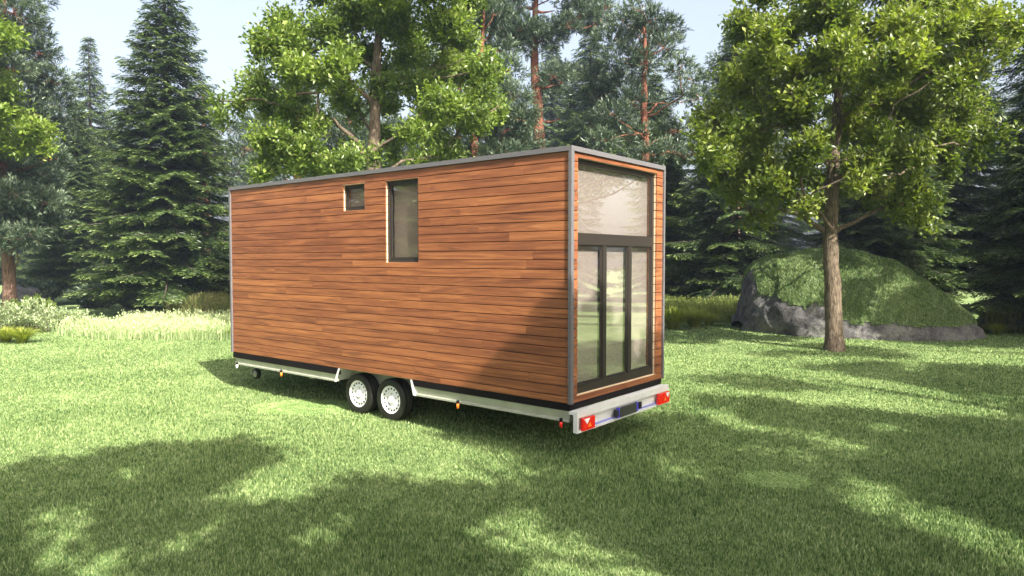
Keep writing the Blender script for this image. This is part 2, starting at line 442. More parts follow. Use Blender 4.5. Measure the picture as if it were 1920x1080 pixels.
def spruce_mesh(H, Rb, z0=.9, dens=1.0, power=.85, seed=0):
    """returns (trunk MB, branches MB, crown MB) about the origin"""
    g = np.random.default_rng(seed)
    tm = MB(); bm = MB(); cm = MB()
    zz = np.linspace(0, H, 18); tm.tube(np.c_[g.normal(size=18) * .02, g.normal(size=18) * .02, zz], .019 * H * (1 - zz / H) ** .9 + .012, 10)
    z = z0; PP = []; DD = []; UU = []; LL = []; WW = []; RR = []
    while z < H - .15:
        f = (z - z0) / (H - z0); rad = Rb * (1 - f) ** power * (1 if f > .06 else .82 + 3 * f)
        nb = max(5, int(round((8 if f < .6 else 6.5) * dens)))
        a0 = g.random() * 6.28
        for b in range(nb):
            az = a0 + b / nb * 2 * math.pi + g.normal() * .16
            L = max(.18, rad * g.uniform(.72, 1.12)); out_ = np.array([math.cos(az), math.sin(az), 0]); side = np.array([-math.sin(az), math.cos(az), 0])
            up = .35 * f + g.normal() * .05 - .12
            droop = .20 * (1 - f) + .04
            k = 7; t = np.linspace(0, 1, k)
            pts = np.outer(t * L, out_); pts[:, 2] = z + g.normal() * .06 + up * t * L - droop * L * (t ** 1.6) + .16 * L * np.clip(t - .6, 0, 1) ** 1.4 * 2
            pts += np.outer(np.sin(t * 3.14) * g.normal() * .05 * L, side)
            if L > .5: bm.tube(pts, np.linspace(.012 + .010 * L, .004, k), 4, False)
            ns = max(3, int(L / .17)); ts = np.linspace(.16, 1.0, ns)
            for tt in ts:
                p = np.array([np.interp(tt, t, pts[:, i]) for i in range(3)])
                sl = (.18 + .70 * L ** .55 * (1 - tt) ** .75 * min(1, tt * 2.4)) * g.uniform(.75, 1.2)
                for sg in ((-1, 1) if tt < .97 else (0,)):
                    d = out_ * (.75 if sg else 1) + side * sg * .85 + np.array([0, 0, -.22 + g.normal() * .12]); d = unit(d)
                    # twig of needles as a feathered spray
                    nn = max(4, int(sl / .06)); s = np.linspace(0.05, 1, nn)
                    q = p + np.outer(s * sl, d); q[:, 2] -= .22 * sl * s ** 2
                    lat = unit(np.cross(d, [0, 0, 1.]))
                    for ss in (-1, 1):
                        dd = d[None] * .9 + lat[None] * ss * .62 + g.normal(size=(nn, 3)) * .16 + np.array([0, 0, -.06])
                        PP.append(q); DD.append(dd); UU.append(np.array([0, 0, 1.]) + g.normal(size=(nn, 3)) * .4)
                        LL.append(g.uniform(.18, .32, nn) * (1.15 - .4 * s)); WW.append(g.uniform(.040, .064, nn))
                        RR.append(np.clip(.10 + .42 * tt * s + g.random(nn) * .42 * (0.4 + .6 * tt), 0, 1))  # darker base, paler tips: sun and shade put into the needle colour
        z += (.50 - .19 * f) / dens ** .5 * g.uniform(.85, 1.15) * max(.75, H / 16)
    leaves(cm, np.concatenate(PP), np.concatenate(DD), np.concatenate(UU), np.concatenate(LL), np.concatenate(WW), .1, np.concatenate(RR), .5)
    return tm, bm, cm

def spruce(name, loc, H, Rb, label, cat='tree', group=None, **kw):
    root = empty(name, tuple(loc), 0, label, cat, group)
    tm, bm, cm = spruce_mesh(H, Rb, **kw)
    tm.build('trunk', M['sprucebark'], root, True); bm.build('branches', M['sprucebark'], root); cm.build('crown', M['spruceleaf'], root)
    return root

# ------------------------------------------------------------------ world, sun, camera, haze
w = bpy.data.worlds.new('World'); scene.world = w; w.use_nodes = True
nt = w.node_tree; nt.nodes.clear()
sky = nt.nodes.new('ShaderNodeTexSky'); sky.sky_type = 'NISHITA'; sky.sun_disc = False
sky.sun_elevation = SUN_EL; sky.sun_rotation = math.atan2(SUN_AZ[0], SUN_AZ[1]); sky.dust_density = 7.0; sky.air_density = 1.0; sky.ozone_density = .3
bg = nt.nodes.new('ShaderNodeBackground'); bg.inputs[1].default_value = .12
wo = nt.nodes.new('ShaderNodeOutputWorld'); hs_ = nt.nodes.new('ShaderNodeHueSaturation'); hs_.inputs['Saturation'].default_value = .62; nt.links.new(sky.outputs[0], hs_.inputs['Color']); nt.links.new(hs_.outputs[0], bg.inputs[0]); nt.links.new(bg.outputs[0], wo.inputs[0])

sl = bpy.data.lights.new('sun', 'SUN'); sl.energy = 5.0; sl.angle = R(.53); sl.color = (1.0, .95, .86)
so = bpy.data.objects.new('sun', sl); COL.objects.link(so)
so.rotation_euler = Vector(SUNV).to_track_quat('Z', 'Y').to_euler(); so.location = (20, -30, 40)

cam = bpy.data.cameras.new('camera'); co = bpy.data.objects.new('camera', cam); COL.objects.link(co)
cam.sensor_width = 36; cam.lens = FPX / 1920 * 36; cam.clip_end = 2000; cam.clip_start = .05
co.location = (0, 0, CAMZ); co.rotation_euler = (math.pi / 2 - PITCH, 0, 0)
scene.camera = co

hm, nt = newmat('haze_air')
pv = nd(nt, 'ShaderNodeVolumePrincipled', Density=.0006, Anisotropy=.1); pv.inputs['Color'].default_value = (.62, .77, 1.0, 1)
ho = nt.nodes.new('ShaderNodeOutputMaterial'); lk(nt, pv.outputs[0], ho.inputs['Volume'])
hb = MB(); hb.box(-172, 172, -32, 232, -1.2, 27); tag(hb.build('haze', hm), 'thin bluish morning haze between the trees', 'haze', kind='stuff')

scene.view_settings.view_transform = 'Standard'; scene.view_settings.look = 'None'
scene.view_settings.exposure = 1.68; scene.view_settings.gamma = 1
cy = scene.cycles
cy.use_denoising = True; cy.max_bounces = 8; cy.diffuse_bounces = 3; cy.glossy_bounces = 3; cy.transmission_bounces = 6
cy.transparent_max_bounces = 8; cy.volume_bounces = 0; cy.sample_clamp_indirect = 6

# ------------------------------------------------------------------ ground and grass
gb = MB(); gb.add([(-170, -30, 0), (170, -30, 0), (170, 230, 0), (-170, 230, 0)], [(0, 1, 2, 3)])
tag(gb.build('lawn_ground', M['ground']), 'green lawn running back into the trees', 'ground', kind='structure')

def blades(mb, P, h, wd, lean=.45, up=None):
    n = len(P); a = rng.random(n) * 2 * math.pi; s = np.c_[np.cos(a), np.sin(a), np.zeros(n)] * wd[:, None] * .5
    a2 = rng.random(n) * 2 * math.pi; le = (rng.random(n) * lean * h)
    ln = np.c_[np.cos(a2) * le, np.sin(a2) * le, np.zeros(n)]
    upv = np.array([0, 0, 1.]) if up is None else up
    top = P + upv * h[:, None] + ln; midp = P + upv * (h * .55)[:, None] + ln * .3
    V = np.stack([P - s, P + s, midp + s * .75, midp - s * .75, top], 1).reshape(-1, 3)
    b = np.arange(n)[:, None] * 5
    F = np.concatenate([np.hstack([b, b + 1, b + 2, b + 3]), np.hstack([b + 3, b + 2, b + 4, b + 4])])
    mb.add(V, F, np.repeat(rng.random(n), 5))

N = 620000
Yb = 3.6 * (36 / 3.6) ** rng.random(N)
Xb = (rng.random(N) * 2 - 1) * (.80 * Yb + 1.2)
P = np.c_[Xb, Yb, np.zeros(N)]
hh = rng.uniform(.022, .048, N) * (1 + .3 * np.sin(Xb * 1.3) * np.sin(Yb * .9)); ww = .0045 + .0012 * Yb
# dry pale patches
def inell(px, c, a, b): return ((px[:, 0] - c[0]) / a) ** 2 + ((px[:, 1] - c[1]) / b) ** 2 < 1 + rng.normal(size=len(px)) * .25
s1 = gnd(580, 763); s2 = gnd(1450, 900)
pale = inell(P, s1, .95, .62) | inell(P, s2, .42, .34)
inm = ((P[:, 0] - 12) / 3.2) ** 2 + ((P[:, 1] - 24.5) / 2.3) ** 2 < 1
g1 = MB(); k = ~pale & ~inm; blades(g1, P[k], hh[k], ww[k])
tag(g1.build('lawn_grass', M['grass']), 'short mown grass covering the lawn', 'grass', kind='stuff')
ex_ = []
for c, a, b, m in ((s1, .95, .62, 26000), (s2, .42, .34, 9000)):
    q = np.sqrt(rng.random(m)) * (1 + rng.normal(size=m) * .1); t_ = rng.random(m) * 6.283
    ex_.append(np.c_[c[0] + np.cos(t_) * q * a, c[1] + np.sin(t_) * q * b, np.zeros(m)])
ex_ = np.concatenate(ex_); g2 = MB(); blades(g2, ex_, rng.uniform(.006, .016, len(ex_)), np.full(len(ex_), .014), 2.5)
tag(g2.build('dry_grass', M['grass_pale']), 'thin pale worn patches of grass in the lawn', 'grass', kind='stuff')

# ------------------------------------------------------------------ the tiny house
L_, W_, ZT, ZB = 8.003, 2.5, 3.95, .741
house = empty('tiny_house', (HX, HY, 0), math.pi / 2 - HA, 'wood clad tiny house on a twin axle trailer standing on the lawn', 'tiny house')
hld = np.array([-math.cos(HA), math.sin(HA)]); hwd = np.array([math.sin(HA), math.cos(HA)])

TR = .062            # trim face width
RC = .014            # boards sit this far behind the trim
TB = .020            # board thickness
PITCHB = .1225; GAP = .0095
# openings: long face (y0,y1,z0,z1), end face (x0,x1,z0,z1)
wins_long = [(3.955, 4.50, 3.338, 3.752), (2.73, 3.458, 2.503, 3.75)]
win_end = (.172, 2.285, .828, 3.822)
def board_run(mb, axis, a0, a1, holes, flip=1):
    """boards on one face. axis 'y' = long face (outer plane x=RC); axis 'x' = end face"""
    z = ZT - TR; i = 0; g = np.random.default_rng(11 if axis == 'y' else 12)
    while z > ZB + .01:
        zt = z - GAP * .5; zb = max(z - PITCHB + GAP * .5, ZB)
        # butt joints
        cuts = [a0]; p = a0 + g.uniform(.5, 3.4)
        while p < a1 - .4: cuts.append(p); p += g.uniform(2.6, 4.2)
        cuts.append(a1)
        for c0, c1 in zip(cuts[:-1], cuts[1:]):
            rn = g.random(); segs = [(c0 + .001, c1 - .001, zb, zt)]
            for h in holes:
                ns = []
                for (s0, s1, q0, q1) in segs:
                    if s1 <= h[0] or s0 >= h[1] or q1 <= h[2] or q0 >= h[3]: ns.append((s0, s1, q0, q1)); continue
                    if s0 < h[0]: ns.append((s0, h[0], q0, q1))
                    if s1 > h[1]: ns.append((h[1], s1, q0, q1))
                    m0, m1 = max(s0, h[0]), min(s1, h[1])
                    if q1 > h[3]: ns.append((m0, m1, h[3], q1))
                    if q0 < h[2]: ns.append((m0, m1, q0, h[2]))
                segs = ns
            for (s0, s1, q0, q1) in segs:
                if s1 - s0 < .004 or q1 - q0 < .004: continue
                b = .003  # small chamfer top and bottom
                o = RC; t = RC + TB
                prof = [(t, q0), (o + b, q0), (o, q0 + b), (o, q1 - b), (o + b, q1), (t, q1)]
                V = []
                for s in (s0, s1):
                    for (d, zz_) in prof: V.append((d, s, zz_) if axis == 'y' else (s, d, zz_))
                F = [(j, (j + 1) % 6, (j + 1) % 6 + 6, j + 6) for j in range(6)] + [(0, 1, 2, 3), (0, 3, 4, 5), (6, 9, 8, 7), (6, 11, 10, 9)]
                mb.add(V, F, rn)
        z -= PITCHB; i += 1
cl = MB(); board_run(cl, 'y', TR * .55, L_ - .035, wins_long)
clad = cl.build('side_cladding', M['wood'], house)
ce = MB(); board_run(ce, 'x', TR * .55, W_ - .03, [win_end])
ce.build('end_cladding', M['wood'], house)
# backing walls with the openings left free (dark membrane seen in the board gaps)
def wall_with_holes(mb, axis, a0, a1, z0, z1, holes, d0, d1):
    xs = sorted({a0, a1, *[h[0] for h in holes], *[h[1] for h in holes]}); zs = sorted({z0, z1, *[h[2] for h in holes], *[h[3] for h in holes]})
    for i in range(len(xs) - 1):
        for j in range(len(zs) - 1):
            mx, mz = (xs[i] + xs[i + 1]) / 2, (zs[j] + zs[j + 1]) / 2
            if any(h[0] < mx < h[1] and h[2] < mz < h[3] for h in holes): continue
            if axis == 'y': mb.box(d0, d1, xs[i], xs[i + 1], zs[j], zs[j + 1])
            else: mb.box(xs[i], xs[i + 1], d0, d1, zs[j], zs[j + 1])
wb = MB(); t0 = RC + TB + .001
def grow(h, e=.012): return (h[0] - e, h[1] + e, h[2] - e, h[3] + e)
wall_with_holes(wb, 'y', t0, L_ - .03, ZB + .002, ZT - .06, [grow(h) for h in wins_long], t0, t0 + .10)
wall_with_holes(wb, 'x', t0 + .101, W_ - .031, ZB + .002, ZT - .06, [grow(win_end)], t0, t0 + .10)
wb.box(W_ - .03, W_ - .012, t0, L_ - .03, ZB + .002, ZT - .06)
wb.box(t0 + .101, W_ - .031, L_ - .029, L_ - .012, ZB + .002, ZT - .06)
wb.build('wall_core', M['black'], house)
# reveals lined with short boards
def reveal_boards(axis, h, depth, parent):
    rv = MB()
    a0, a1, z0, z1 = h; e = .011; z = ZT - TR; g = np.random.default_rng(5)
    dd0, dd1 = RC + .002, RC + depth
    def bx(p0, p1, q0, q1, r):
        if axis == 'y': rv.box(dd0, dd1, p0, p1, q0, q1, r)
        else: rv.box(p0, p1, dd0, dd1, q0, q1, r)
    while z > z0:
        zt = min(z - GAP * .5, z1); zb = max(z - PITCHB + GAP * .5, z0)
        if zt - zb > .005:
            r = g.random()
            bx(a0 - e, a0 - .0005, zb, zt, r); bx(a1 + .0005, a1 + e, zb, zt, r)
        z -= PITCHB
    bx(a0 - e, a1 + e, z1 + .0005, z1 + e, .5); bx(a0 - e, a1 + e, z0 - e, z0 - .0005, .6)
    rv.build('reveal', M['reveal'], parent)

# roof and trim
rb = MB(); rb.box(.03, W_ - .01, .03, L_ - .01, ZT - .058, ZT - .012); rb.build('roof', M['black'], house)
tb = MB(); e = .012; D = .05
# flashing: top edge strips, corner posts
tb.box(-e, D, -e, L_ + e, ZT - TR, ZT); tb.box(D + .001, W_ + e, -e, D, ZT - TR, ZT)
tb.box(W_ - D, W_ + e, D + .001, L_ + e, ZT - TR, ZT); tb.box(D + .001, W_ - D - .001, L_ - D, L_ + e, ZT - TR, ZT)
zb_ = ZB - .004
tb.box(-e, .052, -e, .034, zb_, ZT - TR - .001)           # near corner post
tb.box(-e, .045, L_ - .034, L_ + e, zb_, ZT - TR - .001)
tb.box(W_ - .028, W_ + e, -e, .045, zb_, ZT - TR - .001)
tb.box(W_ - .034, W_ + e, L_ - .045, L_ + e, zb_, ZT - TR - .001)
tb.build('roof_edge_trim', M['alu'], house)

# windows: frame, panes, blinds
def frame_bars(mb, axis, a0, a1, z0, z1, wd, d0, d1, wb=None):
    wb_ = wb or wd
    def bx(p0, p1, q0, q1):
        if axis == 'y': mb.box(d0, d1, p0, p1, q0, q1)
        else: mb.box(p0, p1, d0, d1, q0, q1)
    bx(a0, a0 + wd, z0, z1); bx(a1 - wd, a1, z0, z1); bx(a0 + wd, a1 - wd, z1 - wd, z1); bx(a0 + wd, a1 - wd, z0, z0 + wb_)
def slab(axis, a0, a1, z0, z1, d0, d1):
    mb = MB()
    if axis == 'y': mb.box(d0, d1, a0, a1, z0, z1)
    else: mb.box(a0, a1, d0, d1, z0, z1)
    return mb
def window(name, axis, h, depth, subs, fr, extra=None):
    a0, a1, z0, z1 = h; d = RC + depth
    fb = MB(); frame_bars(fb, axis, a0 + .001, a1 - .001, z0 + .001, z1 - .001, fr, d, d + .06)
    if extra: extra(fb, d)
    w_ = fb.build(name, M['frame'], house)
    reveal_boards(axis, h, depth - .002, w_)
    for (p0, p1, q0, q1, sf) in subs:
        sb = MB(); frame_bars(sb, axis, p0, p1, q0, q1, sf, d + .012, d + .045); sb.build('sash', M['frame'], w_)
        slab(axis, p0 + sf - .004, p1 - sf + .004, q0 + sf - .004, q1 - sf + .004, d + .026, d + .032).build('pane', M['glass'], w_)
        slab(axis, p0 + sf * .6, p1 - sf * .6, q0 + sf * .6, q1 - sf * .6, d + .075, d + .080).build('blind', M['blind'] if axis == 'x' else M['blind_shade_lift'], w_)
    return w_
h = wins_long[0]; window('small_window', 'y', h, .048, [(h[0] + .036, h[1] - .036, h[2] + .036, h[3] - .036, .03)], .035)
h = wins_long[1]; window('tall_window', 'y', h, .048, [(h[0] + .041, h[1] - .041, h[2] + .041, h[3] - .041, .035)], .04)
x0, x1, z0, z1 = win_end
def ex(fb, d):
    fb.box(x0 + .051, x1 - .051, d - .004, d + .064, 2.735, 2.865)
    for c in (.856, 1.538): fb.box(c, c + .092, d - .002, d + .062, z0 + .111, 2.734)
    fb.box(x0 + .051, x1 - .051, d - .001, d + .061, z0 + .051, z0 + .11)
window('end_window', 'x', win_end, .05, [(x0 + .052, x1 - .052, 2.866, z1 - .052, .02), (x0 + .052, .855, z0 + .111, 2.734, .022),
       (.949, 1.537, z0 + .111, 2.734, .022), (1.631, x1 - .052, z0 + .111, 2.734, .022)], .05, ex)
# floor inside and interior back wall
ib = MB(); ib.box(.17, W_ - .06, .17, L_ - .06, ZB + .01, ZB + .03); ib.build('floor', M['dark'], house)

# black base band, broken over the wheels
ARCH0, ARCH1 = 2.90, 4.66
bb = MB()
bb.box(.018, .06, .018, ARCH0, .645, ZB - .003); bb.box(.018, .06, ARCH1, L_ - .01, .628, ZB - .003)
bb.box(.061, W_ - .018, .018, .06, .655, ZB - .003); bb.box(W_ - .06, W_ - .018, .061, L_ - .01, .64, ZB - .003)
bb.box(.061, W_ - .061, L_ - .05, L_ - .01, .64, ZB - .003)
bb.build('base_band', M['black'], house)
ub = MB(); ub.box(.19, W_ - .19, .07, L_ - .07, .69, .733); ub.build('underfloor_panel', M['metal'], house)

# chassis rails (C profile) along both sides, cross members
ch = MB()
def rail(y0, y1, side=0):
    # open profile facing out: sloped upper web, bright lower lip
    prof = [(.035, .643), (.055, .643), (.055, .53), (.022, .53), (.022, .505), (.060, .505), (.085, .51), (.085, .655), (.035, .655)]
    prof = [(.030, .625), (.050, .535), (.018, .528), (.018, .502), (.095, .502), (.095, .643), (.030, .643)]
    if side: prof = [(W_ - a, b) for a, b in prof][::-1]
    ch.prism([(a, b) for a, b in prof], 'y', y0, y1)
rail(.035, ARCH0 - .05); rail(ARCH1 + .09, 7.92); rail(.035, ARCH0 - .05, 1); rail(ARCH1 + .09, 7.92, 1)
for yy in (.9, 1.8, 2.6, 4.9, 5.8, 6.7, 7.6): ch.box(.096, W_ - .096, yy, yy + .06, .52, .64)
for xx in (.34, W_ - .40): ch.box(xx, xx + .06, .05, 7.9, .50, .689)
ch.build('chassis', M['metal'], house)
# gussets closing the wheel arch
for (ya, yb, s) in ((ARCH1 - .02, ARCH1 + .10, 1), (ARCH0 + .02, ARCH0 - .07, -1)):
    gs = MB()
    # slanting sheet from the band down to the rail, reaching inwards
    V = [(.02, ya, .735), (.02, yb, .515), (.33, yb, .515), (.33, ya, .735)]
    V += [(x, y + .008 * s, z) for x, y, z in V]
    gs.add(V, [(0, 1, 2, 3), (7, 6, 5, 4), (0, 4, 5, 1), (1, 5, 6, 2), (2, 6, 7, 3), (3, 7, 4, 0)])
    V = [(.014, ya - .005 * s, .735), (.014, ya + .03 * s, .735), (.014, yb + .03 * s, .50), (.014, yb - .035 * s, .50)]
    V += [(x + .006, y, z) for x, y, z in V]
    gs.add(V, [(0, 3, 2, 1), (4, 5, 6, 7), (0, 1, 5, 4), (1, 2, 6, 5), (2, 3, 7, 6), (3, 0, 4, 7)])
    gs.build('wheel_arch_gusset', M['beam'], house)
pl_ = MB(); pl_.prism([(6.35, .50), (5.75, .50), (5.95, .36), (6.05, .36)], 'x', .42, .43); pl_.build('bracing_plate', M['metal'], house)

# rear beam
bm_ = MB()
bx0, bx1 = -.012, W_ - .03
bm_.box(bx0, bx1, -.075, -.05, .39, .655)               # recessed web
bm_.box(bx0, bx1, -.112, -.0755, .575, .656)            # upper flange
bm_.box(bx0, bx1, -.112, -.0755, .388, .418)            # lower lip
bm_.box(bx0, bx0 + .03, -.112, -.0755, .4185, .5745)
bm_.box(bx0, bx1, -.0495, .015, .615, .652)
beam = bm_.build('rear_beam', M['beam'], house)
bl = MB(); bl.box(bx0 + .30, bx1 - .33, -.0945, -.0757, .4185, .442); bl.build('blue_strip', M['blue_lip'], beam)
for xa in (.062, 2.085):
    lm = MB(); xb = xa + .275 if xa < 1 else xa + .345
    lm.box(xa, xb, -.150, -.1125, .412, .566)
    lamp = lm.build('tail_light', M['red'], house)
    if xa < 1:
        tri = [(xa + .02, .558), (xa + .15, .558), (xa + .085, .487)]; o3 = [(xa + .115, .448), (xa + .185, .448), (xa + .15, .505)]
    else:
        tri = [(xb - .13, .558), (xb - .015, .558), (xb - .065, .487)]; o3 = [(xb - .175, .45), (xb - .115, .45), (xb - .145, .50)]
    a_ = MB(); a_.prism(tri, 'y', -.156, -.1502); a_.build('reflector', M['clear'], lamp)
    a_ = MB(); a_.prism(o3, 'y', -.155, -.1502); a_.build('indicator', M['orange'], lamp)
pm = MB(); pm.box(.96, 1.42, -.150, -.13, .425, .555); npl = pm.build('number_plate', M['plate'], house)
pe = MB(); pe.box(.915, .958, -.148, -.118, .425, .56); pe.build('plate_edge', M['blue'], npl); pe = MB(); pe.box(1.421, 1.462, -.148, -.118, .43, .56); pe.build('plate_edge', M['blue'], npl)
for (xa, hollow) in ((.845, 0), (1.50, 1)):
    hk = MB()
    if hollow: frame_bars(hk, 'x', xa, xa + .065, .455, .545, .02, -.15, -.118)
    else: hk.box(xa, xa + .066, -.165, -.118, .455, .54)
    hk.build('plate_hook', M['hook'], house)  # black hook on the rear beam beside the number plate

# side marker lamps hanging from the rail
for yy, mk, lab in ((.145, 'red', 'red marker lamp'), (1.93, 'orange', None), (6.32, 'orange', None), (7.83, 'clear', 'white marker lamp')):
    m1 = MB(); m1.box(-.012, .017, yy - .016, yy + .016, .505, .545); mh = m1.build('marker_lamp', M['black'], house)
    if lab: mh['label'] = lab
    m2 = MB(); m2.lathe([(0, .001), (.0, .020), (.065, .022), (.072, .014), (.072, .001)], 10, 'z', (.004, yy, .430)); m2.build('marker_lens', M[mk], mh, True)
    m3 = MB(); m3.lathe([(0, .001), (0, .017), (.018, .017), (.018, .001)], 10, 'z', (.004, yy, .4925)); m3.build('marker_neck', M['black'], mh)

# wheels
def wheel(x, y, z, r, wd, name='wheel', sgn=1):
    wr = empty(name, (x, y, z)); wr.parent = house
    prof = [(0.016, r * .62), (.008, r * .66), (.002, r * .74), (.0, r * .86), (.003, r * .94), (.012, r * .98), (.026, r * .998), (wd * .3, r), (wd * .31, r * .975), (wd * .34, r * .975), (wd * .35, r), (wd * .5, r), (wd * .51, r * .975), (wd * .54, r * .975), (wd * .55, r), (wd - .04, r * .995), (wd - .015, r * .95), (wd, r * .84), (wd - .01, r * .62)]
    if sgn < 0: prof = [(-a, b) for a, b in prof]
    t = MB(); t.lathe(prof, 48, 'x'); t.build('tyre', M['rubber'], wr, True)
    q = MB(); p2 = [(.012, r * .665), (.006, r * .655), (.008, r * .625), (.026, r * .60), (.036, r * .575), (.030, r * .46), (.024, r * .40), (.040, r * .36), (.042, r * .20), (.012, r * .17), (.010, .002)]
    if sgn < 0: p2 = [(-a, b) for a, b in p2]
    q.lathe(p2, 48, 'x'); hl = q
    for j in range(16):
        a = j / 16 * 6.283; cy_, cz_ = r * .515 * math.cos(a), r * .515 * math.sin(a)
        hl.lathe([(.0265 * sgn, .001), (.0265 * sgn, .0155), (.036 * sgn, .0155)], 10, 'x', (0, cy_, cz_), 0.0)
    nb_ = q
    for j in range(5):
        a = j / 5 * 6.283 + .3; nb_.lathe([(.028 * sgn, .001), (.028 * sgn, .011), (.044 * sgn, .012)], 6, 'x', (0, r * .28 * math.cos(a), r * .28 * math.sin(a)), .3)
    q.build('rim', M['white'], wr, False)
    return wr
WR = .335
for yy in (4.30, 3.505):
    wheel(.12, yy, WR, WR, .235); wheel(W_ - .12, yy, WR, WR, .235, sgn=-1)
ax = MB()
for yy in (4.30, 3.505): ax.tube([(.3, yy, WR), (W_ - .3, yy, WR)], [.04, .04], 10); ax.box(.42, .5, yy - .03, yy + .03, WR, .51); ax.box(W_ - .5, W_ - .42, yy - .03, yy + .03, WR, .51)
ax.build('axles', M['metal'], house)
# jockey wheel and drawbar at the far end
jw = MB()
jc = gnd(480, 705); jl = np.array([(jc[:2] - np.array([HX, HY])) @ hwd, (jc[:2] - np.array([HX, HY])) @ hld])
jx, jy = .30, 7.66
jt = MB(); jt.lathe([(0, .03), (0, .09), (.012, .105), (.07, .105), (.08, .09), (.08, .03)], 24, 'x', (jx - .02, jy, .30)); jwo = jt.build('jockey_wheel', M['rubber'], house, True)
jr = MB(); jr.lathe([(-.004, .002), (-.006, .06), (.004, .066), (.02, .05)], 20, 'x', (jx - .02, jy, .30)); jr.build('rim', M['metal'], jwo, True)
jf = MB(); jf.box(jx - .05, jx - .03, jy - .02, jy + .12, .29, .31); jf.tube([(jx - .02, jy + .12, .29), (jx - .02, jy + .12, .68)], [.018, .018], 8); jf.build('jockey_stem', M['metal'], house)
db = MB(); db.prism([(.9, 7.9), (1.6, 7.9), (1.29, 9.1), (1.21, 9.1)], 'z', .50, .58); db.tube([(1.25, 9.05, .54), (1.25, 9.35, .54)], [.03, .04], 10); db.build('drawbar', M['metal'], house)

# ------------------------------------------------------------------ grassy boulder
def mound():
    xs = [8.3, 8.42, 8.55, 8.85, 9.3, 10.2, 11.3, 12.2, 13.1, 14.0, 14.8, 15.3, 15.8]; hs = [0, 1.2, 1.9, 2.4, 2.66, 2.74, 2.80, 2.74, 2.42, 1.80, 1.05, .6, 0]
    cx, cyy = 12.0, 24.6
    def base_half(x):
        t = (x - 12.05) / 3.77; return 2.9 * math.sqrt(max(0, 1 - abs(t) ** 2.6))
    def cen(x): return 24.9 - (x - 12) * .22
    root = empty('grassy_boulder', (cx, cyy, 0), 0, 'long grey boulder with a turf covered back beside the tree', 'boulder')
    nx, ny = 110, 80
    def surf(x, v, grass=False):
        """v in -1..1 across"""
        H = np.interp(x, xs, hs); bh = base_half(x)
        sv = math.copysign(abs(v) ** 1.0, v)
        y = cen(x) + bh * sv
        edge = 1 - abs(v)
        z = H * (1 - abs(v) ** 2.3) ** .72
        lip = min(1, edge * 9) * .36 * min(1, H / .8)
        z = max(z, lip)
        return np.array([x, y, z])
    V = []; F = []
    for i in range(nx + 1):
        x = 8.33 + (15.78 - 8.33) * i / nx
        for j in range(ny + 1):
            v = -1 + 2 * j / ny; v = math.sin(v * math.pi / 2)
            p = surf(x, v)
            q = Vector((p[0] * .7, p[1] * .7, p[2] * .9))
            d = noise.fractal(q, .9, 2.1, 6) * .22 + noise.noise(q * 3.2) * .05
            lft = max(0, 1 - (x - 8.33) / 2.6)
            k = min(1, p[2] / .3)
            p = p + np.array([-d * (.3 + lft), -d * .7, d * .45 * k])
            p[2] = max(p[2], -.05)
            V.append(p)
    for i in range(nx):
        for j in range(ny):
            a = i * (ny + 1) + j; F.append((a, a + ny + 1, a + ny + 2, a + 1))
    r = MB(); r.add(np.array(V) - np.array([cx, cyy, 0]), F); r.build('rock', M['rock'], root, True)
    # turf cap: a sheet a few cm above the rock where it is grassed
    V = np.array(V); G = V.reshape(nx + 1, ny + 1, 3)
    cap = np.zeros((nx + 1, ny + 1), bool)
    for i in range(nx + 1):
        for j in range(ny + 1):
            x, y, z = G[i, j]; n_ = noise.fractal(Vector((x * .9, y * .9, 3.1)), 1, 2, 4) * .25
            lim = .40 + n_ * .3 if x > 10.9 else .40 + (10.9 - x) * .42 + n_ * 1.2
            if z > lim and x > 8.6 + n_ * .3: cap[i, j] = True
    idx = -np.ones((nx + 1, ny + 1), int); vs = []; fs = []
    for i in range(nx):
        for j in range(ny):
            if cap[i, j] and cap[i + 1, j] and cap[i, j + 1] and cap[i + 1, j + 1]:
                q = []
                for (a, b) in ((i, j), (i + 1, j), (i + 1, j + 1), (i, j + 1)):
                    if idx[a, b] < 0:
                        idx[a, b] = len(vs); vs.append(G[a, b] + np.array([0, -.02, .05]))
                    q.append(idx[a, b])
                fs.append(q)
    vs = np.array(vs); fs = np.array(fs)
    c = MB(); o = np.array([cx, cyy, 0])
    c.add(vs - o, fs)
    ar = np.linalg.norm(np.cross(vs[fs[:, 1]] - vs[fs[:, 0]], vs[fs[:, 3]] - vs[fs[:, 0]]), axis=1); pr = ar / ar.sum()
    n = 90000; fi = rng.choice(len(fs), n, p=pr); a = rng.random((n, 1)); b = rng.random((n, 1))
    q = fs[fi]; P = (vs[q[:, 0]] * (1 - a) + vs[q[:, 1]] * a) * (1 - b) + (vs[q[:, 3]] * (1 - a) + vs[q[:, 2]] * a) * b
    blades(c, P - o, rng.uniform(.04, .09, n), np.full(n, .022), .6)
    c.build('turf_cap', M['grass_cap'], root)
mound()

# ------------------------------------------------------------------ trees in view
def px_clumps(lst, Y, dY=1.6, sc=1.0, thick=1):
    """clump list from survey directions: (px,py,r_px[,dy])"""
    o = []
    for t in lst:
        px, py, r = t[:3]; dy = t[3] if len(t) > 3 else random.uniform(-dY, dY)
        p = at(px, py, Y + dy); rr = r / FPX * (Y + dy) * sc
        o.append((p, rr))
    return o
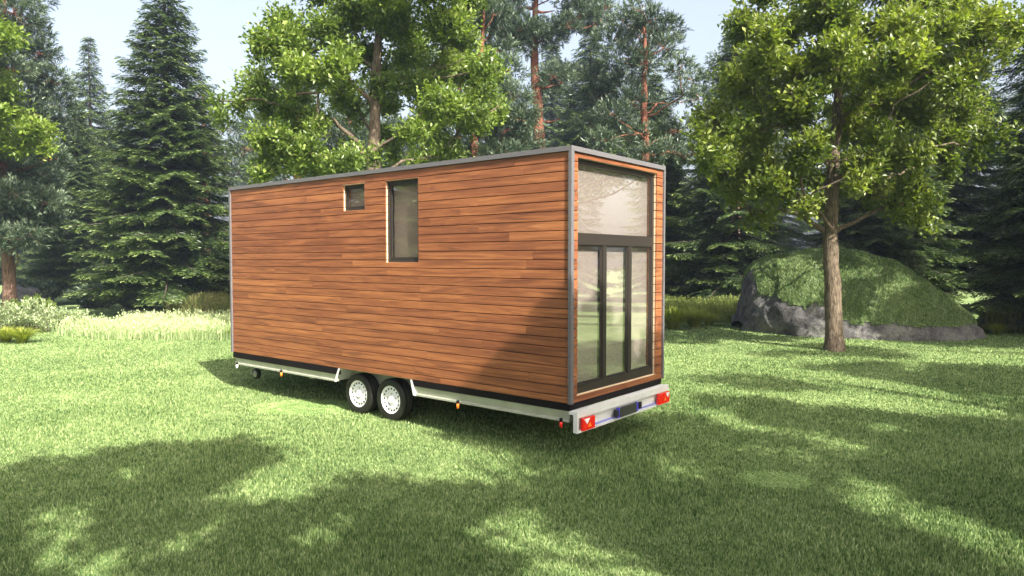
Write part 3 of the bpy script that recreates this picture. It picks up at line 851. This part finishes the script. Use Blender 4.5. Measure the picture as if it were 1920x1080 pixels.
# right hand broadleaf
Y0 = 19.47
tpx = [(1565, 658), (1562, 560), (1556, 450), (1561, 340), (1567, 260), (1572, 180), (1578, 90), (1582, 0), (1586, -90), (1588, -170)]
tp = np.array([at(a, b, Y0) for a, b in tpx]); tp[0][2] = -.03
lob = [(1360, 225, 42), (1325, 290, 34), (1395, 50, 40), (1440, 110, 46), (1395, 150, 38), (1480, 45, 45), (1550, 20, 48), (1620, 50, 46), (1690, 40, 46), (1770, 40, 46), (1840, 60, 40), (1800, 120, 42),
       (1730, 120, 46), (1650, 140, 46), (1500, 120, 44), (1460, 190, 42), (1420, 250, 42), (1385, 300, 38), (1660, 215, 44), (1740, 205, 46), (1820, 190, 38), (1845, 250, 26), (1770, 265, 40), (1690, 285, 42),
       (1625, 300, 36), (1500, 290, 42), (1470, 345, 40), (1530, 330, 34), (1430, 350, 34), (1440, 395, 20), (1640, 345, 26), (1700, 340, 32), (1600, 220, 36), (1545, 90, 44), (1610, 110, 44),
       (1700, 385, 24, 0), (1725, 400, 17, .2), (1665, 372, 14, 0), (1500, 220, 36), (1560, 140, 36), (1350, 330, 28), (1330, 200, 20), (1880, 30, 34), (1700, -40, 60), (1600, -60, 70), (1500, -40, 60), (1800, -30, 55), (1420, -30, 40), (1650, -120, 80), (1540, -130, 70), (1590, -200, 60),
       (1450, 60, 40, 2.6), (1700, 80, 44, -2.4), (1760, 160, 44, 2.8), (1420, 180, 40, 2.5), (1640, 250, 40, 3), (1560, 250, 40, 3.2), (1500, 160, 40, 3.3), (1350, 255, 30, -1.0), (1410, 320, 34, 2.4)]
rt = broadleaf('broadleaf_tree', tp, [.25, .225, .20, .165, .14, .12, .10, .075, .05, .025], px_clumps(lob, Y0, 2.4), M['leaf_olive'], M['bark'],
          'olive leaved broadleaf tree with a bare straight trunk in front of the boulder', 'tree', per=78, lpt=15, lsize=.16)
# middle broadleaf behind the house
Y1 = 22.0
tpx = [(702, 590), (699, 330), (701, 290), (703, 240), (704, 190), (706, 120), (712, 40), (716, -60), (718, -160)]
tp = np.array([at(a, b, Y1) for a, b in tpx]); tp[0][2] = -.03
lob = [(470, 165, 34), (450, 190, 24), (510, 200, 36), (500, 75, 30), (530, 40, 34), (560, 90, 40), (545, 130, 34), (620, 60, 42), (600, 130, 38), (660, 30, 42), (690, 90, 40), (740, 40, 46), (780, 90, 40),
       (830, 40, 44), (870, 70, 34), (850, 130, 40), (790, 160, 36), (740, 150, 32), (900, 170, 34), (930, 200, 20), (880, 220, 36), (820, 220, 38), (770, 240, 32), (840, 275, 34), (790, 295, 26), (740, 255, 26),
       (560, 190, 36), (600, 220, 30), (560, 240, 30), (640, 180, 26), (520, 265, 34), (560, 300, 34), (620, 300, 34), (665, 290, 26), (500, 300, 26), (660, 200, 20), (640, 100, 34), (900, 110, 30), (700, -30, 60), (600, -20, 50), (800, -30, 60), (880, -10, 40),
       (640, -100, 70), (760, -110, 70), (700, -180, 60), (540, 70, 30, -2.5), (620, 140, 36, 2.6), (760, 110, 40, 2.8), (830, 180, 36, -2.6), (720, 190, 30, 2.6), (580, 270, 30, -2.2)]
broadleaf('broadleaf_tree', tp, [.27, .22, .20, .17, .15, .13, .10, .07, .03], px_clumps(lob, Y1, 2.4), M['leaf'], M['bark'],
          'fresh green broadleaf tree rising behind the long wooden side of the house', 'tree', per=78, lpt=15, lsize=.165)
# left edge broadleaf reaching into the picture
tp = np.array([(-24.9, 27.3, -.02), (-24.6, 27.3, 3.5), (-24.2, 27.4, 7), (-24.4, 27.5, 11), (-24.5, 27.5, 15)])
cl_ = px_clumps([(20, 215, 34), (55, 240, 30), (75, 262, 18), (30, 270, 30), (-30, 240, 50), (5, 62, 22), (-40, 60, 50), (-60, 150, 60), (-90, 320, 55), (-120, 0, 70), (-150, 230, 70), (-200, 120, 80), (-230, 300, 60), (-60, -40, 50), (-220, -40, 80)], 27.5, 1.4)
broadleaf('broadleaf_tree', tp, [.24, .2, .16, .1, .03], cl_, M['leaf_yellow'], M['bark'], 'yellow green leafy branch of a tree reaching in at the left edge', 'tree', per=40, lpt=13, lsize=.21)

# pines
def trunk_px(lst, Y, z0=True):
    t = np.array([at(a, b, Y) for a, b in lst])
    if z0: t[0][2] = -.03
    return t
pine('pine_tree', trunk_px([(18, 590), (16, 480), (8, 380), (5, 280), (2, 180), (5, 80), (10, -20), (12, -90)], 30.9), [.28, .25, .22, .18, .15, .12, .08, .04],
     px_clumps([(25, 25, 44), (0, 60, 46), (51, 60, 34), (45, 100, 40), (76, 100, 26), (91, 150, 34), (46, 150, 40), (10, 130, 40), (106, 170, 22), (101, 205, 34), (50, 300, 42), (91, 240, 34), (56, 215, 36), (10, 320, 40), (96, 300, 26), (71, 330, 34), (35, 370, 40),
                (81, 380, 34), (50, 410, 40), (0, 420, 40), (96, 420, 28), (56, 440, 30), (20, 450, 34), (-50, 60, 50), (-60, 160, 50), (-70, 280, 50), (-60, 400, 50), (-10, -40, 55), (50, -20, 40), (20, 200, 40, 1.5), (86, 350, 24, 1.0)], 30.9, 1.8),
     'reddish trunked pine with grey green crown at the left edge', per=120)
pine('pine_tree', trunk_px([(1012, 590), (1012, 330), (1011, 250), (1008, 190), (1003, 130), (1001, 90), (1004, 30), (1006, -20), (1008, -110)], 34), [.34, .30, .27, .24, .21, .18, .14, .10, .04],
     px_clumps([(985, 60, 36), (1005, 75, 36), (1030, 65, 30), (960, 70, 26), (1040, 145, 28), (1060, 135, 22), (1022, 160, 22), (1090, 30, 34), (1120, 45, 26), (1060, 50, 24), (945, 20, 34), (925, 40, 32), (900, 15, 36), (1000, -40, 50), (1060, -30, 40), (960, -50, 44), (1110, 10, 26), (1135, 15, 16)], 34, 1.2),
     'tall pine with thick bare red trunk showing above the roof corner', per=140, stubs=[at(1050, 222, 34), at(1040, 20, 34.3), at(975, 10, 34), at(1055, 155, 33.8)])
pine('pine_tree', trunk_px([(1208, 590), (1209, 320), (1211, 270), (1209, 220), (1207, 170), (1210, 110), (1209, 60), (1205, 10)], 30.5), [.22, .19, .17, .155, .13, .10, .07, .03],
     px_clumps([(1200, 22, 26), (1175, 45, 28), (1225, 45, 28), (1150, 75, 30), (1255, 55, 26), (1200, 75, 32), (1245, 90, 30), (1165, 110, 30), (1210, 120, 26), (1275, 130, 24), (1130, 145, 30), (1165, 160, 30), (1120, 185, 28), (1180, 190, 26), (1150, 215, 28), (1230, 195, 18), (1300, 150, 24), (1310, 185, 24), (1110, 235, 26), (1160, 250, 28), (1270, 245, 28), (1250, 285, 24), (1300, 290, 26), (1200, 250, 20), (1130, 265, 24), (1220, 290, 22), (1280, 180, 20), (1330, 230, 26)], 30.5, 1.8),
     'slender red stemmed pine with blue green crown above the end window', per=120)
pine('pine_tree', trunk_px([(893, 590), (893, 330), (889, 270), (893, 200), (900, 120), (905, 60), (908, 10)], 27.5), [.2, .17, .15, .13, .10, .07, .03],
     px_clumps([(908, 18, 26), (890, 40, 26), (925, 30, 26), (915, 60, 26), (935, 95, 28), (900, 110, 26), (950, 135, 30), (920, 160, 28), (965, 185, 30), (925, 215, 28), (980, 225, 28), (950, 245, 28), (900, 255, 28), (985, 268, 26), (930, 285, 26), (870, 290, 28), (1000, 290, 20), (960, 290, 24), (880, 190, 26)], 27.5, 1.5),
     'bushy grey green pine just behind the middle of the roof line', per=130)
pineF = pine('pine_tree', trunk_px([(560, 590), (560, 400), (556, 250), (552, 120), (550, 60)], 33), [.22, .2, .16, .1, .03],
     px_clumps([(480, 240, 34), (520, 240, 34), (470, 280, 30), (520, 290, 36), (570, 270, 34), (610, 250, 34), (560, 200, 34), (600, 170, 30), (520, 190, 30), (640, 280, 30), (500, 320, 36), (580, 320, 36), (550, 130, 30), (550, 80, 26), (660, 230, 30)], 33, 1.6),
     'grey pine half hidden behind the fresh green broadleaf tree', per=110)

# spruces
sp_main = spruce('spruce_tree', (-15.79, 32.36, 0), 15.9, 4.5, 'tall full dark green spruce standing left of the house', dens=1.15, z0=1.75, seed=3)
sp_right = spruce('spruce_tree', (19.3, 24.2, 0), 17.0, 3.9, 'large dark spruce filling the right edge behind the boulder', dens=1.0, z0=1.1, seed=4)
sp_b = spruce('spruce_tree', (11.2, 35.5, 0), 15.0, 4.3, 'shaded spruce spreading behind the left end of the boulder', dens=.9, z0=.9, seed=5)
sp_left = dup(sp_b, (-31.0, 52, 0), 1.1, (.95, .95, 1.26), 'pointed spruce faded by haze in the gap at upper left')
sp_left2 = dup(sp_main, (-25.3, 41, 0), 2.2, .74, 'low dark spruce in the shade right of the left edge pine')
dup(sp_main, (5.2, 47, 0), 3.0, 1.15, 'dark spruce between the two red trunked pines')
dup(sp_right, (18.0, 33.5, 0), 2.0, .95, 'dark spruce behind the right slope of the boulder')
dup(sp_b, (15.2, 31.0, 0), 4.0, .78, 'shorter spruce with sunlit tips over the middle of the boulder')
dup(sp_right, (26, 31, 0), 5.0, 1.15, 'tall dark spruce behind the right edge spruce')
dup(sp_main, (22.8, 37, 0), 4.2, 1.08, 'dark spruce filling the gap between the right trees beyond the boulder')
dup(sp_main, (8.0, 39.5, 0), 1.0, .82, 'shaded spruce seen right of the end wall')

# background forest, individuals
protos = [sp_main, sp_right, sp_b]
g = np.random.default_rng(21)
bgt = []
for (x0_, x1_, y0_, y1_, n_, s0_, s1_) in ((-75, -34, 68, 84, 8, 1.1, 1.35), (-34, 0, 66, 80, 7, .95, 1.15), (-2, 26, 62, 80, 7, 1.2, 1.5), (26, 58, 54, 76, 8, 1.2, 1.5), (-85, 95, 105, 135, 20, 1.5, 2.0)):
    for i in range(n_):
        x = x0_ + (x1_ - x0_) * (i + .5) / n_ + g.uniform(-1.5, 1.5); y = g.uniform(y0_, y1_)
        dup(protos[g.integers(3)], (x, y, 0), g.uniform(0, 6.28), min(g.uniform(s0_, s1_), 1.45), 'dark conifer in the hazy forest beyond the clearing', 'background forest conifers')
def pine_copy(src, loc, rz, sc, label, group=None): return dup(src, loc, rz, sc, label, group)
for i, (x, y) in enumerate(((-20, 46), (-8.5, 44), (-3, 40), (14, 44), (23, 40), (-12, 62), (12, 66))):
    pine_copy(pineF, (x, y, 0), i * 1.7, 1.05 + .05 * i, 'greyish pine in the hazy forest beyond the clearing', 'background forest pines')

# ------------------------------------------------------------------ trees behind the camera and to the right: they shade the lawn
def inpoly(x, y, poly):
    ins = np.zeros(len(x), bool); n = len(poly)
    for i in range(n):
        x1_, y1_ = poly[i]; x2_, y2_ = poly[(i + 1) % n]
        c = ((y1_ > y) != (y2_ > y)) & (x < (x2_ - x1_) * (y - y1_) / (y2_ - y1_ + 1e-9) + x1_)
        ins ^= c
    return ins
SH = [[(45, 870), (120, 853), (250, 850), (300, 836), (400, 836), (440, 820), (500, 848), (480, 872), (430, 890), (380, 915), (320, 930), (200, 925), (100, 905)],
      [(-400, 905), (60, 905), (130, 930), (200, 925), (330, 955), (470, 962), (560, 962), (610, 945), (630, 910), (700, 900), (790, 925), (880, 915), (960, 925), (1010, 940), (1080, 985), (1290, 1028), (1330, 1080), (1380, 1400), (-600, 1400)],
      [(1010, 850), (1100, 850), (1230, 775), (1280, 740), (1400, 745), (1600, 770), (1800, 790), (2300, 800), (2600, 1400), (1380, 1400), (1330, 1080), (1290, 1028), (1080, 985), (1010, 940), (990, 890)],
      [(1250, 640), (1340, 625), (1480, 640), (1660, 655), (1700, 672), (1500, 670), (1330, 668)], [(1500, 690), (1650, 680), (1930, 690), (2300, 690), (2300, 760), (1800, 735), (1700, 715)],
      [(1250, 600), (1420, 600), (1560, 620), (1560, 632), (1400, 622), (1250, 618)], [(1600, 632), (2300, 630), (2300, 660), (1760, 648)], [(1240, 690), (1400, 700), (1560, 730), (1420, 728), (1290, 715)], [(1240, 655), (1300, 660), (1420, 690), (1330, 685)],
      [(0, 610), (60, 600), (150, 590), (300, 588), (430, 580), (430, 570), (-300, 570), (-300, 610)]]
LIT = [[(190, 880), (250, 868), (290, 872), (270, 895), (200, 905)], [(300, 1035), (330, 1000), (400, 985), (420, 1010), (370, 1045)], [(60, 1085), (120, 1040), (210, 1025), (260, 1060), (250, 1085)],
       [(880, 1000), (930, 965), (975, 955), (1010, 1000), (960, 1030), (900, 1025)], [(1315, 838), (1370, 838), (1395, 850), (1340, 852)], [(1500, 822), (1560, 820), (1610, 838), (1550, 842)],
       [(1265, 888), (1320, 884), (1345, 900), (1290, 906)], [(1560, 935), (1620, 910), (1680, 925), (1780, 960), (1770, 972), (1690, 960), (1640, 975)], [(1530, 985), (1600, 980), (1650, 1000), (1590, 1010)],
       [(1680, 975), (1780, 990), (1850, 1010), (1800, 1020), (1720, 1000)], [(1300, 765), (1390, 780), (1440, 800), (1380, 800), (1310, 785)], [(1600, 795), (1700, 795), (1740, 805), (1640, 808)], [(1420, 830), (1470, 838), (1440, 846)], [(1130, 900), (1180, 905), (1160, 925), (1100, 920)], [(1660, 1060), (1800, 1050), (1900, 1085), (1650, 1090)], [(1050, 870), (1120, 880), (1080, 900), (1040, 890)], [(640, 940), (700, 935), (690, 955), (640, 960)]]
def wants_shadow(C):
    """C (n,3) clump centres; True where its shadow falls on ground (or house) that is shaded"""
    C = np.asarray(C); t = C[:, 2] / SUNV[2]; G = C - SUNV * t[:, None]
    px, py = topix(np.c_[G[:, :2], np.zeros(len(G))])
    px = np.nan_to_num(px, nan=1e6); py = np.nan_to_num(py, nan=1e6)
    ok = np.zeros(len(C), bool)
    for p in SH: ok |= inpoly(px, py, p)
    for p in LIT:
        c = np.mean(p, 0); p2 = [(c[0] + (a - c[0]) * 1.45, c[1] + (b - c[1]) * 1.9) for a, b in p]
        ok &= ~inpoly(px, py, p2)
    ok &= ~inpoly(px, py, [(925, 955), (1000, 935), (1090, 985), (1290, 1030), (1340, 1085), (1400, 1400), (1000, 1400), (930, 1080), (880, 1010)])
    fn = np.array([noise.noise(Vector((float(a) * .8, float(b) * .8, 7.0))) for a, b in G[:, :2]])
    fm = np.array([noise.noise(Vector((float(a) * 1.7, float(b) * 1.3, 3.0))) for a, b in G[:, :2]])
    ok &= ~(((fn > .27) | (fm > .31)) & (py < 1200) & (px > 0))
    ok |= (py > 1400) | (px > 2300)      # anywhere well outside the picture may be shaded
    ok &= ~((px < -400) & (py < 900))
    # boulder: leave flecks (it stands in tree shade)
    m = (px > 1380) & (px < 1960) & (py < 632) & (py > 540)
    fl = np.array([noise.noise(Vector((float(a) * .55, float(b) * .4, 0))) for a, b in G[:, :2]])
    ok |= m & (fl < .16)
    ok |= (px > 1240) & (py < 600) & (py > 500) & (fl < .3)
    # house faces
    rel = C[:, :2] - np.array([HX, HY]); lx = rel @ hwd; ly = rel @ hld
    sx = SUNV[:2] @ hwd; sy = SUNV[:2] @ hld
    # end face y=0
    te = ly / sy; xe = lx - te * sx; ze = C[:, 2] - te * SUNV[2]
    he = (te > 0) & (xe > 0) & (xe < W_) & (ze > .4) & (ze < 3.95)
    lim_ = 2.15 - .55 * np.abs(np.sin(xe * 2.3 + .4)) + np.where((xe > .45) & (xe < .9), .35, 0) - .35 * (xe > 1.5)
    good = (ze < lim_ - .2) & ~((xe > .95) & (xe < 1.35) & (ze > 1.2)) & ~((xe > 1.75) & (xe < 2.1) & (ze > 1.1))
    ok = np.where(he, good, ok)
    tl = lx / sx; yl = ly - tl * sy; zl = C[:, 2] - tl * SUNV[2]
    # long face x=0 faces -x; the sun reaches it when sx<0
    if sx < 0:
        hl = (tl > 0) & (yl > 0) & (yl < L_) & (zl > .4) & (zl < 3.95) & ~he
        ok = np.where(hl, (zl < 2.15 - yl * .95), ok)
    return ok

def shade_tree(base, H, crowns, label, leafm, n_cl, seed):
    g = np.random.default_rng(seed); base = np.asarray(base, float)
    root = empty('broadleaf_tree', tuple(base), 0, label, 'tree')
    tm = MB(); z = np.linspace(0, H, 14); tm.tube(np.c_[np.sin(z * .4) * .15, np.cos(z * .5) * .12 - .12, z], .30 * (1 - z / H) ** .8 + .03, 12); tm.build('trunk', M['bark'], root, True)
    Cs = []
    for (c, r) in crowns:
        k = int(n_cl * (r[0] * r[1] * r[2]) ** .667 / 12)
        d = g.normal(size=(k, 3)); d /= np.linalg.norm(d, axis=1)[:, None]
        Cs.append(np.asarray(c) + d * np.asarray(r) * (g.random((k, 1)) ** .45))
    C = np.concatenate(Cs)
    C = C[wants_shadow(C)]
    px, py = topix(C); vis = np.nan_to_num((px > -60) & (px < 1980) & (py > -120), nan=False).astype(bool)
    C = C[~vis]
    cm = MB(); bm = MB(); q = 15; n = len(C) * q
    ti = np.repeat(np.arange(len(C)), q); P = C[ti] + g.normal(size=(n, 3)) * np.array([.17, .17, .12])
    leaves(cm, P - base, g.normal(size=(n, 3)), np.array([0, 0, 1.]) + g.normal(size=(n, 3)) * .5, g.uniform(.13, .22, n), g.uniform(.08, .13, n), .15, g.random(n), .55)
    for c in C[::40]:
        zz_ = min(H * .9, max(H * .35, c[2] - np.hypot(*(c[:2] - base[:2])) * .6)); a = np.array([base[0], base[1], zz_])
        bm.tube(path(a, c, .08, 6) - base, np.linspace(.06, .012, 6), 5, False)
    bm.build('branches', M['bark'], root, True); cm.build('crown', leafm, root)
    return root
shade_tree((7.6, -3.8, 0), 14, [((5.6, 1.6, 9.4), (3.4, 2.4, 1.7)), ((6.5, -3.0, 9.5), (4.2, 3.6, 2.6)), ((10, -5, 10.5), (4, 3.6, 3.0))], 'broadleaf tree behind the viewpoint that shades the front lawn', M['leaf'], 3800, 31)
shade_tree((-.8, -6.8, 0), 14, [((0.4, .2, 9.3), (3.4, 2.2, 1.5)), ((1.2, -3.2, 9.2), (4.0, 2.8, 2.0)), ((-2.0, -4.5, 10.5), (4, 3.4, 2.4))], 'broadleaf tree behind the viewpoint left of the other', M['leaf_olive'], 3800, 32)
shade_tree((13.6, 3.8, 0), 13, [((11.5, 3.5, 8.5), (3.6, 3.8, 2.6)), ((14.5, 7.0, 9.0), (3.4, 3.6, 2.8))], 'broadleaf tree right of the viewpoint beside the lawn', M['leaf_olive'], 3800, 33)
shade_tree((19.5, 13.5, 0), 13, [((17.0, 13.0, 8.0), (3.4, 3.6, 3.2)), ((21, 15, 8.5), (3.6, 3.6, 3.6)), ((18.5, 17.5, 8.5), (2.6, 2.6, 2.8))], 'broadleaf tree outside the right edge near the boulder', M['leaf'], 3800, 34)
# more trees further right and behind: they show in the window reflections
for i, (x, y, s_) in enumerate(((-24, 10, .9), (-31, 7, .9), (-30, 14, 1.0), (31, 12, .9), (36, 19, 1.0), (30, 4, .95), (41, 9, 1.05), (38, 27, 1.0), (-22, -14, 1.0), (-30, -6, 1.0), (-14, -18, .9), (6, -20, 1.0))):
    dup(protos[i % 3], (x, y, 0), i * 1.3, s_, 'conifer at the far side of the lawn outside the picture', 'conifers outside the picture')

# ------------------------------------------------------------------ shrubs, tufts, meadow
def tuft_mesh(n, h, spread, wd):
    mb = MB(); a = rng.random(n) * 2 * math.pi; L = h * rng.uniform(.6, 1.15, n); o = spread * rng.uniform(.15, 1.0, n)
    dirv = np.c_[np.cos(a), np.sin(a), np.zeros(n)]; s = np.c_[-np.sin(a), np.cos(a), np.zeros(n)] * wd * .5
    b0 = dirv * (.12 * spread * rng.random((n, 1)))
    pts = []
    for t in (0, .35, .7, 1.0):
        p = b0 + dirv * (o * t ** 1.5)[:, None]; p[:, 2] = L * (t * 1.25 - .45 * t ** 2.2) * (1 - .25 * o / spread * t ** 2)
        pts.append(p)
    V = np.stack([pts[0] - s, pts[0] + s, pts[1] - s, pts[1] + s, pts[2] - s * .8, pts[2] + s * .8, pts[3]], 1).reshape(-1, 3)
    b = np.arange(n)[:, None] * 7
    F = np.concatenate([np.hstack([b, b + 1, b + 3, b + 2]), np.hstack([b + 2, b + 3, b + 5, b + 4]), np.hstack([b + 4, b + 5, b + 6, b + 6])])
    mb.add(V, F, np.repeat(rng.random(n), 7)); return mb
t1 = tuft_mesh(520, .62, .85, .013).build('fountain_grass', M['tuft'])
tag(t1, 'yellow green arching grass tuft at the left edge below the pale shrubs', 'grass tuft')
t1.location = (*gnd(12, 642)[:2], 0)
for px, py, sc_, lab in ((42, 644, 1.0, 'rightmost yellow green arching grass tuft below the pale shrubs'), (432, 634, .7, 'small yellow grass tuft beside the far corner of the house'),
                         (1262, 617, 1.67, 'yellow green grass tuft beside the right edge of the house'), (1302, 614, 1.52, 'upright grass tuft second from the house'), (1330, 611, 1.01, 'small grass tuft right of two larger ones near the house'),
                         (1402, 611, 1.38, 'grass tuft standing left of the boulder foot'), (1435, 611, 1.59, 'yellow green grass tuft against the left foot of the boulder'), (1868, 628, .8, 'grass tuft at the right tip of the boulder')):
    c = t1.copy(); COL.objects.link(c); p = gnd(px, py); c.location = (p[0], p[1], 0); c.scale = (sc_,) * 3; c.rotation_euler = (0, 0, px * .37); c['label'] = lab
for o_ in [o for o in bpy.data.objects if o.name.startswith('fountain_grass')]: o_['group'] = 'arching grass tufts round the clearing'

def spiky_shrub(name, loc, r, h, nst, mat, label, lsz=.16, group=None, wf=.2):
    root = empty(name, tuple(loc), 0, label, 'shrub', group); cm = MB(); sm = MB()
    for i in range(nst):
        a = random.uniform(0, 6.28); q = r * random.random() ** .6; b = np.array([math.cos(a) * q * .35, math.sin(a) * q * .35, 0])
        e_ = np.array([math.cos(a) * q, math.sin(a) * q, h * random.uniform(.55, 1.1) * (1 - .35 * (q / r) ** 2)])
        p = path(b, e_, .06, 5); sm.tube(p, [.010, .008, .006, .005, .003], 4, False)
        n = 44; t = np.sqrt(rng.random(n)) ; P = np.array([[np.interp(x, np.linspace(0, 1, 5), p[:, k]) for k in range(3)] for x in t])
        D = rdir(n) * .9 + np.array([0, 0, .5]) + unit(e_ - b) * .4
        leaves(cm, P, D, np.array([0, 0, 1.]) + rdir(n) * .6, lsz * rng.uniform(.6, 1.2, n), lsz * wf * rng.uniform(.8, 1.3, n), .15)
    sm.build('stems', M['sprucebark'], root); cm.build('foliage', mat, root); return root
for px, py, r, h_, mt, lab in ((10, 622, .8, 1.0, 'shrub', 'pale leafy shrub in front of the pine trunk at the left edge'), (62, 618, .9, 1.05, 'shrub', 'bushy pale shrub right of the pine trunk'), (98, 622, .75, .85, 'shrub', 'rightmost of the large pale shrubs near the left edge'),
                                (60, 600, 1.0, 1.0, 'leaf', 'greener low shrub behind the pale shrubs'), (145, 612, .45, .65, 'shrub', 'small pale shrub standing alone in the meadow grass')):
    p = gnd(px, py); spiky_shrub('shrub', (p[0], p[1], 0), r, h_, 70 if r > .5 else 30, M[mt], lab, .15 if mt == 'shrub' else .18)
def stalks(polys, n, h0, h1, mat, name, label, wd=.012, lean=.5, heads=True):
    pts = []
    for (xa, xb, ya, yb, k) in polys:
        m = int(n * k); X = rng.uniform(xa, xb, m); Yp = ya + (yb - ya) * rng.random(m)
        for a, b in zip(X, Yp): pts.append(gnd(a, b))
    P = np.array(pts); P[:, 2] = 0; P[:, :2] += rng.normal(size=(len(P), 2)) * .12; n = len(P)
    hgt = rng.uniform(h0, h1, n) * (1 + .25 * np.array([noise.noise(Vector((p[0] * .8, p[1] * .8, 0))) for p in P]))
    mb = MB(); blades(mb, P, hgt, np.full(n, wd), lean)
    if heads:
        s = rng.random(n) < .3; Q = P[s].copy(); Q[:, 2] = hgt[s] * .9; m = len(Q)
        for _ in range(3): leaves(mb, Q + rng.normal(size=(m, 3)) * .03, rdir(m) * .6 + np.array([0, 0, 1.]), rdir(m), .09, .03, .1, rng.uniform(.6, 1, m))
    return tag(mb.build(name, mat), label, 'grass', kind='stuff')
stalks([(180, 440, 622, 638, .55), (230, 440, 606, 624, .45), (110, 200, 618, 632, .12)], 10000, .18, .55, M['meadow'], 'meadow_grass', 'tall pale seeding meadow grass left of the house', .014)
stalks([(320, 440, 590, 600, 1.0)], 3500, .7, 1.1, M['reed'], 'reed_bed', 'brownish tall reeds behind the meadow at the spruce foot', .022)
stalks([(1240, 1400, 592, 606, .7), (1380, 1480, 600, 612, .3)], 5500, .45, .95, M['sedge'], 'tall_grass', 'dark green tall grass between house and boulder', .02)
stalks([(1850, 2000, 606, 626, 1.0)], 3500, .7, 1.2, M['reed'], 'dry_reeds', 'brown tall grass right of the boulder', .022)
# low bushes in the middle distance
for i, (px, py, r, h_, lab) in enumerate(((180, 577, 1.6, 1.2, 'low dark bush under the haze left of the big spruce'), (262, 578, 1.7, 1.3, 'low brownish bush left of the spruce trunk'), (385, 572, 1.8, 1.9, 'pale lit bush right of the spruce trunk'), (1290, 572, 1.8, 1.6, 'pale bush showing beside the house below the pines'), (1360, 574, 1.5, 1.4, 'low bush left of the boulder in shade'), (60, 575, 1.6, 1.3, 'dim bush behind the left edge pine'))):
    p = gnd(px, py); spiky_shrub('bush', (p[0], p[1], 0), r, h_, 110, M['shrub'] if 'pale' in lab else M['shrubdark'], lab, .22, wf=.4)
def stone(px, py, r, lab):
    p = gnd(px, py); mb = MB(); V = []; F = []; nu, nv = 20, 12
    for j in range(nv + 1):
        for i in range(nu):
            th = j / nv * math.pi; ph = i / nu * 6.283; d = Vector((math.sin(th) * math.cos(ph), math.sin(th) * math.sin(ph), math.cos(th)))
            k = 1 + .35 * noise.fractal(d * 1.4 + Vector((px, 0, 0)), 1, 2, 4)
            V.append((d.x * r * k, d.y * r * k, d.z * r * .8 * k + r * .35))
    for j in range(nv):
        for i in range(nu): a = j * nu + i; b = j * nu + (i + 1) % nu; F.append((a, a + nu, b + nu, b))
    mb.add(V, F); o = mb.build('rock', M['rock'], None, True); o.location = (p[0], p[1], 0); tag(o, lab, 'rock'); return o
stone(38, 578, 1.1, 'grey rock standing behind the pine trunk at left')
stone(66, 575, .8, 'smaller grey rock right of the one behind the pine')
